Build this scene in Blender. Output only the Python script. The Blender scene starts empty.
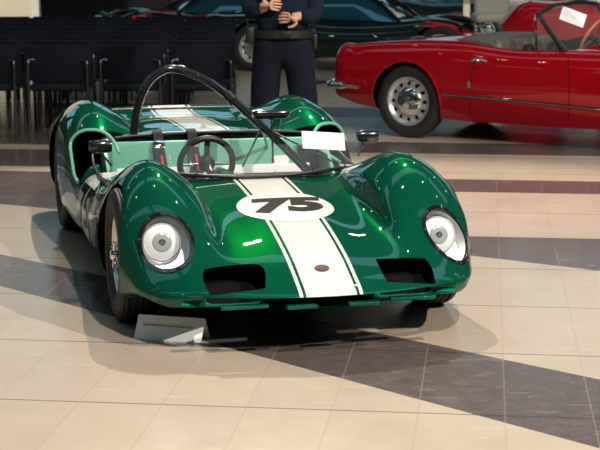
import bpy, bmesh, math, random
import numpy as np
from math import sin, cos, pi, radians, sqrt, atan2
from mathutils import Vector, Matrix
from mathutils.bvhtree import BVHTree
random.seed(7)
SC = bpy.context.scene
COL = SC.collection
# ------------------------------------------------------------------ camera
F = 1600.0; H = 1.56; PITCH = math.atan(280 / F)
cam = bpy.data.cameras.new('camera'); co = bpy.data.objects.new('camera', cam); COL.objects.link(co)
cam.sensor_width = 36; cam.lens = 36 * F / 600; cam.clip_end = 200
co.location = (0, 0, H); co.rotation_euler = (pi / 2 - PITCH, 0, 0)
cam.dof.use_dof = True; cam.dof.focus_distance = 6.6; cam.dof.aperture_fstop = 8.0
SC.camera = co
SC.view_settings.view_transform = 'Standard'; SC.view_settings.look = 'None'
SC.view_settings.gamma = 1; SC.view_settings.use_curve_mapping = False
SC.view_settings.exposure = 0.45

def gnd(x, y, Z=0.0):
    rx = (x - 300) / F; ru = (225 - y) / F
    dy = cos(PITCH) + ru * sin(PITCH); dz = -sin(PITCH) + ru * cos(PITCH)
    t = (Z - H) / dz
    return rx * t, dy * t

# ------------------------------------------------------------------ materials
def mat(name, col=(.5, .5, .5), rough=.5, metal=0.0, coat=0.0, spec=None, trans=0.0, emit=None, es=0.0, alpha=1.0, cr=.03, ior=None):
    m = bpy.data.materials.new(name); m.use_nodes = True
    b = m.node_tree.nodes['Principled BSDF']
    b.inputs['Base Color'].default_value = (*col, 1); b.inputs['Roughness'].default_value = rough
    b.inputs['Metallic'].default_value = metal; b.inputs['Coat Weight'].default_value = coat
    b.inputs['Coat Roughness'].default_value = cr
    b.inputs['Transmission Weight'].default_value = trans; b.inputs['Alpha'].default_value = alpha
    if spec is not None: b.inputs['Specular IOR Level'].default_value = spec
    if ior: b.inputs['IOR'].default_value = ior
    if emit: b.inputs['Emission Color'].default_value = (*emit, 1); b.inputs['Emission Strength'].default_value = es
    return m
class NT:
    def __init__(s, m): s.t = m.node_tree; s.n = s.t.nodes; s.l = s.t.links; s.b = s.n['Principled BSDF']
    def node(s, typ, **k):
        n = s.n.new(typ)
        for a, v in k.items(): setattr(n, a, v)
        return n
    def _in(s, sock, v):
        if hasattr(v, 'is_output'): s.l.new(v, sock)
        else: sock.default_value = v
    def math(s, op, a, b=0.0, c=0.0, clamp=False):
        n = s.node('ShaderNodeMath', operation=op, use_clamp=clamp)
        for i, v in enumerate((a, b, c)): s._in(n.inputs[i], v)
        return n.outputs[0]
    def mix(s, f, a, b):
        n = s.node('ShaderNodeMix', data_type='RGBA')
        s._in(n.inputs[0], f); s._in(n.inputs[6], a if hasattr(a, 'is_output') else (*a, 1)); s._in(n.inputs[7], b if hasattr(b, 'is_output') else (*b, 1))
        return n.outputs[2]
    def xyz(s, which='Object'):
        tc = s.node('ShaderNodeTexCoord'); sp = s.node('ShaderNodeSeparateXYZ')
        s.l.new(tc.outputs[which], sp.inputs[0]); return tc.outputs[which], sp.outputs
    def noise(s, vec, scale, detail=3, rough=.5):
        n = s.node('ShaderNodeTexNoise'); n.inputs['Scale'].default_value = scale
        n.inputs['Detail'].default_value = detail; n.inputs['Roughness'].default_value = rough
        if vec is not None: s.l.new(vec, n.inputs['Vector'])
        return n.outputs
    def bump(s, h, strength=.3, dist=.01):
        n = s.node('ShaderNodeBump'); n.inputs['Strength'].default_value = strength; n.inputs['Distance'].default_value = dist
        s.l.new(h, n.inputs['Height']); s.l.new(n.outputs[0], s.b.inputs['Normal'])

GREEN = (.001, .068, .040); CREAM = (.72, .71, .64)
def car_paint(name, col, metal=.33, rough=.34, stripe=False, flake=.03):
    m = mat(name, col, rough, metal, 1.0, cr=.008); t = NT(m)
    t.b.inputs['Specular Tint'].default_value = tuple(min(1, c * 3.0) for c in col) + (1,)
    t.b.inputs['Specular IOR Level'].default_value = 0.0
    vec, (x, y, z) = t.xyz()
    nz = t.noise(vec, 900, 1)
    base = t.mix(t.math('MULTIPLY', nz[0], .35), col, tuple(min(1, c * 2.2 + .004) for c in col))
    if stripe:
        ax = t.math('ABSOLUTE', x)
        outer = t.math('LESS_THAN', ax, .126)
        g1 = t.math('GREATER_THAN', ax, .100); g2 = t.math('LESS_THAN', ax, .112)
        cream = t.math('SUBTRACT', outer, t.math('MULTIPLY', g1, g2))
        up = t.math('GREATER_THAN', z, .232)
        cream = t.math('MULTIPLY', cream, up)
        base = t.mix(cream, base, CREAM)
        t.l.new(t.math('MULTIPLY', t.math('SUBTRACT', 1.0, cream), metal), t.b.inputs['Metallic'])
        t.l.new(t.math('ADD', t.math('MULTIPLY', cream, .2), rough), t.b.inputs['Roughness'])
    t.l.new(base, t.b.inputs['Base Color'])
    return m
M = {}
M['green'] = car_paint('green_paint', GREEN)
M['green_s'] = car_paint('green_striped_paint', GREEN, stripe=True)
M['pane'] = mat('window_pane', (.3, .4, .42), .03, 0, 0, alpha=.10)  # panes of the added back-wall windows
M['badge'] = mat('badge_green_grey', (.035, .07, .06), .4, .3, .5)
M['lensgrey'] = mat('lens_centre_glass', (.42, .47, .50), .2, .2, .8)
M['mint'] = mat('mint_cockpit_paint', (.22, .62, .46), .3, .25, .6)
M['under'] = mat('black_inner', (.003, .003, .004), .8, spec=.1)
M['black'] = mat('black_satin', (.012, .012, .013), .35, 0, .3)
M['blackgloss'] = mat('black_gloss', (.008, .008, .009), .18, 0, 1.0)
M['rubber'] = mat('tyre_rubber', (.016, .016, .017), .62)
_t = NT(M['rubber']); _v, (_x, _y, _z) = _t.xyz(); _w = _t.node('ShaderNodeTexWave'); _w.inputs['Scale'].default_value = 22; _w.inputs['Distortion'].default_value = 1.5
_t.l.new(_v, _w.inputs['Vector']); _t.bump(_w.outputs['Fac'], .6, .004)
M['chrome'] = mat('chrome', (.82, .82, .80), .07, 1.0)
M['alu'] = mat('brushed_aluminium', (.55, .56, .57), .3, 1.0)
M['silver'] = mat('silver_wheel_paint', (.68, .69, .70), .28, .75)
M['cream'] = mat('cream_enamel', CREAM, .5, 0, .6, spec=.1)
M['numblack'] = mat('number_black', (.008, .008, .008), .6, 0, .35, spec=.05)
M['glass'] = mat('clear_plastic', (.3, .35, .35), .03, 0, 0, alpha=.07)
M['lampglass'] = mat('headlamp_lens', (.92, .94, .96), .30, 0, .6)
_t = NT(M['lampglass']); _v, (_x, _y, _z) = _t.xyz(); _w = _t.node('ShaderNodeTexWave'); _w.inputs['Scale'].default_value = 60
_t.l.new(_v, _w.inputs['Vector']); _t.bump(_w.outputs['Fac'], .3, .003)
M['reflector'] = mat('reflector_silver', (.88, .90, .92), .30, .6)
M['white'] = mat('white_card', (.88, .90, .93), .6)
M['grey_print'] = mat('grey_print', (.35, .36, .40), .7)
M['belt'] = mat('black_webbing', (.014, .014, .016), .8)
M['redprint'] = mat('red_print', (.55, .02, .05), .6)
M['red'] = car_paint('deep_red_paint', (.27, .002, .006), .25, .3)
M['red2'] = car_paint('bright_red_paint', (.42, .006, .012), .2, .3)
M['darkcar'] = car_paint('dark_grey_green_paint', (.012, .020, .020), .4, .3)
M['cloth_grey'] = mat('grey_canvas', (.09, .08, .075), .85)
M['wood'] = mat('varnished_wood', (.55, .22, .05), .3, 0, .7)
M['tan'] = mat('tan_leather', (.10, .085, .075), .5)
M['skin'] = mat('skin', (.55, .30, .20), .5)
M['shirt'] = mat('navy_shirt', (.006, .011, .026), .9, spec=.2)
M['trouser'] = mat('dark_navy_trousers', (.005, .008, .017), .9, spec=.2)
M['hair'] = mat('dark_hair', (.015, .011, .009), .6)
M['leather'] = mat('black_leather', (.010, .010, .010), .45)
M['chair'] = mat('black_chair_fabric', (.005, .007, .012), .9, spec=.2)
M['chairleg'] = mat('dark_chair_metal', (.05, .05, .055), .35, .8)
M['wall_dark'] = mat('dark_drape_wall', (.006, .007, .011), .9)
M['wall_cream'] = mat('cream_panel', (.62, .58, .44), .7)
M['wall_white'] = mat('pale_wall', (.66, .68, .66), .7)
M['wall_mid'] = mat('warm_grey_wall', (.30, .28, .25), .8)
M['beige_fab'] = mat('cream_upholstery', (.55, .54, .46), .7)
M['teal'] = mat('teal_beam_paint', (.02, .10, .12), .5)
M['ceil'] = mat('ceiling_grey', (.06, .06, .065), .8)
M['lamp'] = mat('lamp_glow', (1, 1, 1), .5, emit=(1, .86, .66), es=60)
M['orange'] = mat('amber_glass', (.8, .25, .03), .2, 0, .5)
M['redstripe'] = mat('red_stripe_paint', (.55, .01, .02), .3, 0, .8)
M['blueglass'] = mat('blue_tinted_windscreen', (.02, .10, .15), .08, .3, 1.0)

# ------------------------------------------------------------------ helpers
def tag(o, label=None, cat=None, group=None, kind=None):
    if label: o['label'] = label
    if cat: o['category'] = cat
    if group: o['group'] = group
    if kind: o['kind'] = kind
    return o
def empty(name, loc=(0, 0, 0), rz=0, **k):
    o = bpy.data.objects.new(name, None); COL.objects.link(o); o.location = loc; o.rotation_euler = (0, 0, rz)
    o.empty_display_size = .1
    return tag(o, **k)
def sharpen(me, ang=38):
    bm = bmesh.new(); bm.from_mesh(me)
    a = radians(ang)
    for e in bm.edges:
        e.smooth = not (len(e.link_faces) == 2 and e.calc_face_angle(0) > a)
    for f in bm.faces: f.smooth = True
    bm.to_mesh(me); bm.free()
def finish(name, bm, mats, parent=None, smooth=True, ang=38, label=None):
    me = bpy.data.meshes.new(name); bm.to_mesh(me); bm.free()
    if not isinstance(mats, (list, tuple)): mats = [mats]
    for m in mats: me.materials.append(M[m] if isinstance(m, str) else m)
    if smooth: sharpen(me, ang)
    o = bpy.data.objects.new(name, me); COL.objects.link(o)
    if parent: o.parent = parent
    if label: o['label'] = label
    return o
def box(bm, c, s, bev=0.0, rot=None, mi=0):
    r = bmesh.ops.create_cube(bm, size=1); vs = r['verts']
    bmesh.ops.scale(bm, vec=s, verts=vs)
    if bev > 0:
        es = list({e for v in vs for e in v.link_edges})
        rr = bmesh.ops.bevel(bm, geom=es, offset=bev, segments=3, profile=.5, affect='EDGES')
        vs = list({v for f in rr['faces'] for v in f.verts} | {v for v in vs if v.is_valid})
    if rot is not None: bmesh.ops.rotate(bm, cent=(0, 0, 0), matrix=rot, verts=vs)
    bmesh.ops.translate(bm, vec=c, verts=vs)
    for v in vs:
        for f in v.link_faces: f.material_index = mi
    return vs
def tube(bm, pts, r, n=10, smooth_n=0, flat=1.0, caps=True):
    pts = [Vector(p) for p in pts]
    if smooth_n: pts = cr(pts, smooth_n)
    rs = r if isinstance(r, (list, tuple)) else [r] * len(pts)
    if len(rs) != len(pts): rs = [rs[min(len(rs) - 1, int(i * len(rs) / len(pts)))] for i in range(len(pts))]
    prev = None; ref = Vector((0, 0, 1)); rings = []
    for i, p in enumerate(pts):
        d = (pts[min(i + 1, len(pts) - 1)] - pts[max(i - 1, 0)]).normalized()
        if prev is None:
            a = ref if abs(d.z) < .9 else Vector((0, 1, 0))
            s = d.cross(a).normalized()
        else:
            s = (prev - d * prev.dot(d)).normalized()
        prev = s; u = s.cross(d)
        rings.append([bm.verts.new(p + (s * cos(2 * pi * k / n) + u * flat * sin(2 * pi * k / n)) * rs[i]) for k in range(n)])
    for a, b in zip(rings, rings[1:]):
        for k in range(n): bm.faces.new((a[k], a[(k + 1) % n], b[(k + 1) % n], b[k]))
    if caps:
        bm.faces.new(rings[0][::-1]); bm.faces.new(rings[-1])
    return rings
def cr(pts, n):
    out = []; P = [pts[0]] + list(pts) + [pts[-1]]
    for i in range(1, len(P) - 2):
        for k in range(n):
            t = k / n; p0, p1, p2, p3 = P[i - 1], P[i], P[i + 1], P[i + 2]
            out.append(.5 * ((2 * p1) + (-p0 + p2) * t + (2 * p0 - 5 * p1 + 4 * p2 - p3) * t * t + (-p0 + 3 * p1 - 3 * p2 + p3) * t ** 3))
    out.append(P[-2]); return out
def lathe(bm, prof, mtx, n=40, close=False, mi=0):
    """prof: (axial, radius); axis = local X of mtx"""
    rings = []
    for a, r in prof:
        if r < 1e-6: rings.append([bm.verts.new(mtx @ Vector((a, 0, 0)))])
        else: rings.append([bm.verts.new(mtx @ Vector((a, r * cos(2 * pi * k / n), r * sin(2 * pi * k / n)))) for k in range(n)])
    seq = list(zip(rings, rings[1:])) + ([(rings[-1], rings[0])] if close else [])
    for a, b in seq:
        for k in range(n):
            k2 = (k + 1) % n
            try:
                if len(a) == 1 and len(b) == 1: continue
                if len(a) == 1: f = bm.faces.new((a[0], b[k2], b[k]))
                elif len(b) == 1: f = bm.faces.new((a[k], a[k2], b[0]))
                else: f = bm.faces.new((a[k], a[k2], b[k2], b[k]))
                f.material_index = mi
            except ValueError: pass
    return rings
def prism(bm, poly, axis_fn, d0, d1, mi=0):
    """poly of 2D pts; axis_fn(a,b,d)->Vector ; closed solid"""
    A = [bm.verts.new(axis_fn(a, b, d0)) for a, b in poly]; B = [bm.verts.new(axis_fn(a, b, d1)) for a, b in poly]
    n = len(poly)
    fs = [bm.faces.new(A[::-1]), bm.faces.new(B)]
    for i in range(n): fs.append(bm.faces.new((A[i], A[(i + 1) % n], B[(i + 1) % n], B[i])))
    for f in fs: f.material_index = mi
    return fs
def rrect(w, h, r, n=6):
    out = []
    for cx, cy, a0 in ((w / 2 - r, h / 2 - r, 0), (-w / 2 + r, h / 2 - r, 90), (-w / 2 + r, -h / 2 + r, 180), (w / 2 - r, -h / 2 + r, 270)):
        for k in range(n + 1):
            a = radians(a0 + 90 * k / n); out.append((cx + r * cos(a), cy + r * sin(a)))
    return out
def V(u, v, z): return Vector((v, -u, z))
def interp1(xs, ys, x):
    """pchip-like vector interpolation: ys array (n, ...)"""
    n = len(xs); i = int(np.clip(np.searchsorted(xs, x) - 1, 0, n - 2))
    h = xs[i + 1] - xs[i]; t = (x - xs[i]) / h
    def slope(k):
        if k == 0: return (ys[1] - ys[0]) / (xs[1] - xs[0])
        if k == n - 1: return (ys[-1] - ys[-2]) / (xs[-1] - xs[-2])
        a = (ys[k] - ys[k - 1]) / (xs[k] - xs[k - 1]); b = (ys[k + 1] - ys[k]) / (xs[k + 1] - xs[k])
        h0 = xs[k] - xs[k - 1]; h1 = xs[k + 1] - xs[k]
        return (a * h1 + b * h0) / (h0 + h1)
    m0, m1 = slope(i), slope(i + 1)
    t2, t3 = t * t, t * t * t
    return (2 * t3 - 3 * t2 + 1) * ys[i] + (t3 - 2 * t2 + t) * h * m0 + (-2 * t3 + 3 * t2) * ys[i + 1] + (t3 - t2) * h * m1
def loft(stations, nu, nseg, linear_tail=2):
    """stations: list of (u, [(du,v,z)...half section]) from front to back. returns closed bmesh in car coords"""
    us = np.array([s[0] for s in stations]); tab = np.array([s[1] for s in stations], float)  # n,m,3
    xs = -us  # ascending
    m = tab.shape[1]
    bm = bmesh.new(); rings = []
    samples = []
    for i in range(len(xs) - 1):
        k = max(2, int(round((xs[i + 1] - xs[i]) / (xs[-1] - xs[0]) * nu)))
        for j in range(k): samples.append(xs[i] + (xs[i + 1] - xs[i]) * j / k)
    samples.append(xs[-1])
    for x in samples:
        ctl = interp1(xs, tab, x)
        pts = []
        top = ctl[:m - linear_tail]
        P = [np.array([top[1][0], -top[1][1], top[1][2]])] + list(top) + [2 * top[-1] - top[-2]]
        for i in range(1, len(P) - 2):
            for k in range(nseg):
                t = k / nseg; p0, p1, p2, p3 = P[i - 1], P[i], P[i + 1], P[i + 2]
                pts.append(.5 * ((2 * p1) + (-p0 + p2) * t + (2 * p0 - 5 * p1 + 4 * p2 - p3) * t * t + (-p0 + 3 * p1 - 3 * p2 + p3) * t ** 3))
        pts.append(top[-1])
        for q in ctl[m - linear_tail:]: pts.append(q)
        full = [bm.verts.new(V(-x + p[0], p[1], p[2])) for p in pts]
        left = [bm.verts.new(V(-x + p[0], -p[1], p[2])) for p in pts[1:-1]]
        ring = full + left[::-1]
        rings.append(ring)
    n = len(rings[0])
    for a, b in zip(rings, rings[1:]):
        for k in range(n): bm.faces.new((a[k], a[(k + 1) % n], b[(k + 1) % n], b[k]))
    def cap(r, flip):
        N = len(pts); L = r[N:]  # fill by strips between halves
        right = r[:N]; left = [r[0]] + L[::-1] + [r[N - 1]]
        for k in range(N - 1):
            q = [right[k], right[k + 1], left[k + 1], left[k]]
            q2 = []
            for v in q:
                if v not in q2: q2.append(v)
            if len(q2) >= 3:
                try: bm.faces.new(q2[::-1] if flip else q2)
                except ValueError: pass
    cap(rings[0], False); cap(rings[-1], True)
    bmesh.ops.recalc_face_normals(bm, faces=bm.faces)
    return bm
def apply_bool(o, cutters, op='DIFFERENCE'):
    par = o.parent; o.parent = None
    for c in cutters:
        md = o.modifiers.new('b', 'BOOLEAN'); md.operation = op; md.solver = 'EXACT'; md.object = c
        try: md.material_mode = 'INDEX'
        except Exception: pass
    dg = bpy.context.evaluated_depsgraph_get(); dg.update()
    me = bpy.data.meshes.new_from_object(o.evaluated_get(dg))
    o.modifiers.clear(); o.data = me; o.parent = par
    for c in cutters: bpy.data.objects.remove(c)
def cutter(bm, mi, nm=8):
    bmesh.ops.recalc_face_normals(bm, faces=bm.faces)
    for f in bm.faces: f.material_index = mi
    me = bpy.data.meshes.new('cut'); bm.to_mesh(me); bm.free()
    for k in range(nm): me.materials.append(M['under'])
    o = bpy.data.objects.new('cut', me); COL.objects.link(o); return o
def bvh_of(o):
    bm = bmesh.new(); bm.from_mesh(o.data); t = BVHTree.FromBMesh(bm); bm.free(); return t
def project_mesh(bm, tree, origin_fn, direction, off):
    d = Vector(direction).normalized(); bad = []
    for v in bm.verts:
        hit = tree.ray_cast(origin_fn(v.co), d)
        if hit[0] is None: bad.append(v)
        else: v.co = hit[0] - d * 0 + hit[1] * off
    if bad: bmesh.ops.delete(bm, geom=bad, context='VERTS')
def text_bm(s, size, shear=0.0, offset=0.0, cuts=2):
    cu = bpy.data.curves.new('t', 'FONT'); cu.body = s; cu.size = size; cu.align_x = 'CENTER'; cu.align_y = 'CENTER'
    cu.shear = shear; cu.offset = offset; cu.resolution_u = 4
    o = bpy.data.objects.new('t', cu); COL.objects.link(o)
    dg = bpy.context.evaluated_depsgraph_get(); dg.update()
    me = bpy.data.meshes.new_from_object(o.evaluated_get(dg))
    bpy.data.objects.remove(o)
    bm = bmesh.new(); bm.from_mesh(me)
    bmesh.ops.triangulate(bm, faces=bm.faces)
    for _ in range(cuts):
        es = [e for e in bm.edges if e.calc_length() > size * .06]
        if es: bmesh.ops.subdivide_edges(bm, edges=es, cuts=1); bmesh.ops.triangulate(bm, faces=[f for f in bm.faces if len(f.verts) > 3])
    return bm
def copy_tree(o, parent=None):
    c = o.copy(); COL.objects.link(c)
    if parent: c.parent = parent
    for ch in list(o.children): copy_tree(ch, c)
    return c
def disc_bm(rx, ry=None, nr=6, n=48, r0=0.0):
    ry = ry or rx; bm = bmesh.new(); rings = []
    for i in range(nr + 1):
        t = r0 + (1 - r0) * i / nr
        if t < 1e-6: rings.append([bm.verts.new((0, 0, 0))]); continue
        rings.append([bm.verts.new((rx * t * cos(2 * pi * k / n), ry * t * sin(2 * pi * k / n), 0)) for k in range(n)])
    for a, b in zip(rings, rings[1:]):
        for k in range(n):
            if len(a) == 1: bm.faces.new((a[0], b[k], b[(k + 1) % n]))
            else: bm.faces.new((a[k], b[k], b[(k + 1) % n], a[(k + 1) % n]))
    return bm

# ================================================================== GREEN RACE CAR
CARP = (-0.07, 6.76, 0); CYAW = radians(14)
car = empty('race_car', CARP, CYAW, label='dark green open racing car with cream stripes and number 75', cat='car')
def sec(rows, sweep=0.0, zb=.11):
    out = [(-sweep * (abs(v) / .75) ** 2.2, v, z) for v, z in rows]
    vb = rows[-1][0]
    out += [(out[-1][0], vb * .9, zb), (0 - sweep * .1, 0, zb)]
    return out
#            centre       .          hood edge    inner        crest         shoulder     widest       lower        bottom
ST = [
 (.800, sec([(0, .236), (.14, .236), (.28, .235), (.38, .233), (.46, .231), (.53, .226), (.56, .215), (.555, .197), (.54, .186)], .33, .184)),
 (.795, sec([(0, .242), (.14, .242), (.29, .241), (.39, .240), (.48, .238), (.565, .232), (.600, .215), (.593, .195), (.57, .182)], .33, .180)),
 (.770, sec([(0, .258), (.14, .258), (.30, .257), (.41, .257), (.51, .254), (.595, .243), (.640, .218), (.632, .192), (.60, .178)], .33, .172)),
 (.700, sec([(0, .290), (.14, .289), (.31, .288), (.42, .290), (.54, .290), (.645, .268), (.690, .228), (.678, .198), (.64, .182)], .30, .175)),
 (.600, sec([(0, .332), (.14, .331), (.32, .330), (.42, .342), (.555, .355), (.672, .328), (.718, .255), (.708, .198), (.67, .176)], .26, .165)),
 (.480, sec([(0, .370), (.14, .369), (.33, .366), (.42, .405), (.560, .448), (.692, .402), (.746, .295), (.736, .195), (.70, .165)], .20, .155)),
 (.360, sec([(0, .403), (.14, .401), (.335, .396), (.412, .465), (.562, .528), (.706, .470), (.770, .32), (.762, .185), (.72, .15)], .13, .14)),
 (.220, sec([(0, .434), (.14, .432), (.335, .424), (.405, .520), (.560, .597), (.706, .528), (.776, .34), (.768, .19), (.73, .14)], .08, .13)),
 (.060, sec([(0, .462), (.14, .459), (.335, .450), (.400, .560), (.558, .642), (.704, .563), (.776, .36), (.765, .18), (.71, .11)], .04)),
 (-.120, sec([(0, .484), (.14, .482), (.335, .472), (.400, .572), (.558, .658), (.700, .570), (.770, .37), (.758, .18), (.71, .11)], .01)),
 (-.300, sec([(0, .502), (.14, .500), (.335, .490), (.405, .562), (.558, .636), (.695, .548), (.760, .37), (.745, .18), (.69, .11)])),
 (-.460, sec([(0, .513), (.14, .512), (.34, .505), (.415, .548), (.558, .590), (.690, .510), (.748, .36), (.735, .18), (.69, .11)])),
 (-.640, sec([(0, .520), (.14, .519), (.33, .514), (.43, .525), (.560, .530), (.680, .475), (.738, .34), (.727, .18), (.69, .11)])),
 (-.900, sec([(0, .505), (.14, .505), (.30, .500), (.43, .490), (.560, .475), (.670, .435), (.730, .33), (.722, .18), (.69, .11)])),
 (-1.20, sec([(0, .505), (.14, .505), (.30, .500), (.43, .490), (.560, .475), (.675, .440), (.732, .33), (.722, .18), (.69, .11)])),
 (-1.42, sec([(0, .530), (.14, .530), (.30, .525), (.43, .520), (.560, .520), (.685, .480), (.737, .34), (.722, .18), (.69, .11)])),
 (-1.60, sec([(0, .575), (.14, .575), (.31, .570), (.43, .575), (.585, .620), (.705, .570), (.750, .38), (.735, .18), (.69, .11)])),
 (-1.78, sec([(0, .592), (.14, .592), (.34, .586), (.43, .635), (.585, .685), (.722, .610), (.765, .40), (.745, .19), (.69, .11)])),
 (-2.00, sec([(0, .596), (.14, .594), (.35, .586), (.42, .655), (.585, .720), (.725, .630), (.772, .42), (.755, .20), (.69, .12)])),
 (-2.25, sec([(0, .594), (.14, .592), (.35, .584), (.42, .650), (.585, .722), (.722, .630), (.772, .43), (.758, .21), (.69, .13)])),
 (-2.50, sec([(0, .585), (.14, .583), (.34, .576), (.42, .625), (.580, .685), (.715, .605), (.765, .42), (.750, .22), (.68, .15)])),
 (-2.75, sec([(0, .578), (.14, .576), (.32, .570), (.44, .592), (.575, .620), (.700, .560), (.750, .42), (.735, .25), (.66, .18)])),
 (-2.93, sec([(0, .590), (.14, .589), (.30, .586), (.44, .586), (.570, .582), (.690, .535), (.730, .42), (.715, .27), (.64, .20)])),
 (-3.02, sec([(0, .602), (.14, .601), (.30, .598), (.44, .590), (.565, .572), (.680, .525), (.715, .42), (.700, .29), (.62, .22)])),
 (-3.04, sec([(0, .596), (.14, .595), (.30, .592), (.44, .584), (.560, .566), (.670, .515), (.700, .42), (.685, .30), (.61, .23)])),
]
bodybm = loft(ST, 210, 7)
body = finish('body', bodybm, ['green_s', 'green', 'mint', 'under', 'black', 'green', 'green', 'green'], car, smooth=False)
pre = bvh_of(body)          # untouched skin, used for decals and lamp covers
cuts = []
def wheel_cut(u, r, s, v0, v1, zc):
    bm = bmesh.new(); lathe(bm, [(v0 * s, 0), (v0 * s, r), (v1 * s, r), (v1 * s, 0)], Matrix.Translation(V(u, 0, zc)), 64); return cutter(bm, 3)
for s in (-1, 1):
    cuts.append(wheel_cut(-.02, .298, s, .50, .95, .278)); cuts.append(wheel_cut(-2.29, .315, s, .46, .95, .295))
# cockpit opening (plan outline), bottom at z .17
cp = [(-.455, 0), (-.47, .20), (-.52, .36), (-.60, .49), (-.72, .585), (-.95, .632), (-1.25, .632), (-1.48, .62), (-1.60, .575), (-1.64, .46), (-1.65, .20), (-1.65, 0)]
poly = cp + [(u, -v) for u, v in cp[-2:0:-1]]
bm = bmesh.new(); prism(bm, poly, lambda a, b, d: V(a, b, d), .17, 1.0); cuts.append(cutter(bm, 2))
# door sills dip: lower the cockpit sides
for s in (-1, 1):
    # scoop mouth in front of rear wing
    bm = bmesh.new()
    prism(bm, [(-.13 + .26 * 0 + a, b) for a, b in []] or rrect(.22, .30, .10, 8), lambda a, b, d, s=s: Vector((s * .625 + a, d, .475 + b)), 1.35, 1.95); cuts.append(cutter(bm, 3))
# nose intakes
NI = Vector((0, -cos(radians(38)), sin(radians(38))))
NIU = Vector((0, sin(radians(38)), cos(radians(38))))
for s in (-1, 1):
    def fn(a, b, d, s=s): return V(.655, s * .345, .310) + Vector((a, 0, 0)) + Vector((0, .62, .78)) * b + Vector((0, -.80, .60)) * d
    bm = bmesh.new()
    pl = [(-.108, .060), (.085, .064), (.110, .052), (.120, .01), (.112, -.055), (.09, -.080), (-.08, -.082), (-.104, -.065)]
    if s < 0: pl = [(-a, b) for a, b in pl][::-1]
    pp = [Vector((a, b, 0)) for a, b in pl]
    pls = [(p.x, p.y) for p in cr(pp + [pp[0]], 4)[:-1]]
    prism(bm, pls, fn, -.16, .12); cuts.append(cutter(bm, 3))
# slots under the nose lip
for a, b in ((-.43, -.24), (-.185, -.06), (.06, .185), (.24, .43)):
    bm = bmesh.new(); box(bm, V(.79, (a + b) / 2, .213), (b - a, .20, .022), .006); cuts.append(cutter(bm, 3))
# headlamp pockets
HL = {}
for s in (-1, 1):
    ax = Vector((s * .10, -.86, .46)).normalized()
    cvec = V(.405, .597, .376) if s > 0 else V(.39, -.572, .392)
    xv = ax.cross(Vector((0, 0, 1))).normalized() * -1; yv = xv.cross(ax).normalized()
    if yv.z < 0: yv = -yv
    # ellipse leaning outwards at the bottom
    tl = radians(14 if s > 0 else 12)
    ex = (xv * cos(tl) + yv * sin(tl)); ey = (yv * cos(tl) - xv * sin(tl))
    if ex.x < 0: ex = -ex
    HL[s] = (cvec, ax, ex, ey)
    bm = bmesh.new()
    pl = [(.098 * cos(t * pi / 24), .128 * sin(t * pi / 24)) for t in range(48)]
    prism(bm, pl, lambda a, b, d: cvec + ex * a + ey * b + ax * d, -.16, .25); cuts.append(cutter(bm, 3))
apply_bool(body, cuts)
sharpen(body.data, 34)
post = bvh_of(body)

def decal(name, bm, fn, direction, off, m, parent=None, label=None, tree=None):
    for v in bm.verts: v.co = fn(v.co)
    d = Vector(direction).normalized(); bad = []
    for v in bm.verts:
        hit = (tree or post).ray_cast(v.co, d)
        if hit[0] is None: bad.append(v)
        else:
            nrm = hit[1] if hit[1].dot(d) < 0 else -hit[1]
            v.co = hit[0] + nrm * off
    if bad: bmesh.ops.delete(bm, geom=bad, context='VERTS')
    return finish(name, bm, m, parent or car, label=label)
DN = (0, 0, -1)
# number roundels
rd = decal('number_roundel', disc_bm(.208, nr=10), lambda c: V(.03 + 0, 0, 1.5) + c, DN, .002, 'cream', label='cream oval number disc on the bonnet')
decal('number', text_bm('75', .25, .14, .015), lambda c: V(.03, 0, 1.5) + Vector((c.x * 1.22, c.y, 0)), DN, .0042, 'numblack', rd, label='black number 75')
for s in (-1, 1):
    def f1(c, s=s): return Vector((s * 1.5, 1.12 + c.x * (1 if s > 0 else -1), .30 + c.y))
    r2 = decal('number_roundel', disc_bm(.19, .17, nr=8), f1, (-s, 0, 0), .002, 'cream', tree=pre)
    decal('number', text_bm('75', .26, .1, .008), lambda c, s=s: f1(Vector((c.x * 1.25, c.y, 0)), s), (-s, 0, 0), .004, 'numblack', r2, tree=pre)
b1 = decal('nose_badge', disc_bm(.030, .022), lambda c: V(.645, 0, 1.5) + c, DN, .003, 'redstripe')
b2 = decal('badge_centre', disc_bm(.026, .019), lambda c: V(.645, 0, 1.5) + c, DN, .005, 'badge', b1)
# shut lines, as narrow dark strips on the skin
def strip(name, pts, w, m='black', direction=DN, src=None, n=14, off=.0012, parent=None):
    P = cr([Vector(p) for p in pts], n); bm = bmesh.new(); prev = None; d = Vector(direction)
    for i, p in enumerate(P):
        t = (P[min(i + 1, len(P) - 1)] - P[max(i - 1, 0)]).normalized(); sd = t.cross(d).normalized() * w / 2
        a, b = bm.verts.new(p + sd), bm.verts.new(p - sd)
        if prev: bm.faces.new((prev[0], a, b, prev[1]))
        prev = (a, b)
    return decal(name, bm, lambda c: c.copy(), direction, off, m, parent)
for s in (-1, 1):
    X = s * 1.4
    strip('door_gap', [(X, .62, .50), (X, .64, .35), (X, .70, .2), (X, .95, .165), (X, 1.30, .17), (X, 1.42, .28), (X, 1.44, .47)], .006, direction=(-s, 0, 0))
strip('deck_gap', [V(-1.73, -.50, 1.4), V(-1.73, -.2, 1.4), V(-1.73, .2, 1.4), V(-1.73, .50, 1.4)], .007)
# lower front valance bars inside the slots
for a, b in ((-.43, -.24), (-.185, -.06), (.06, .185), (.24, .43)):
    bm = bmesh.new(); vm = (a + b) / 2
    uu = .80 - .33 * (abs(vm) / .75) ** 2.2
    box(bm, V(uu + .012, vm, .2035), (b - a - .004, .040, .014), .004); finish('slot_bar', bm, 'green', car)

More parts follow.
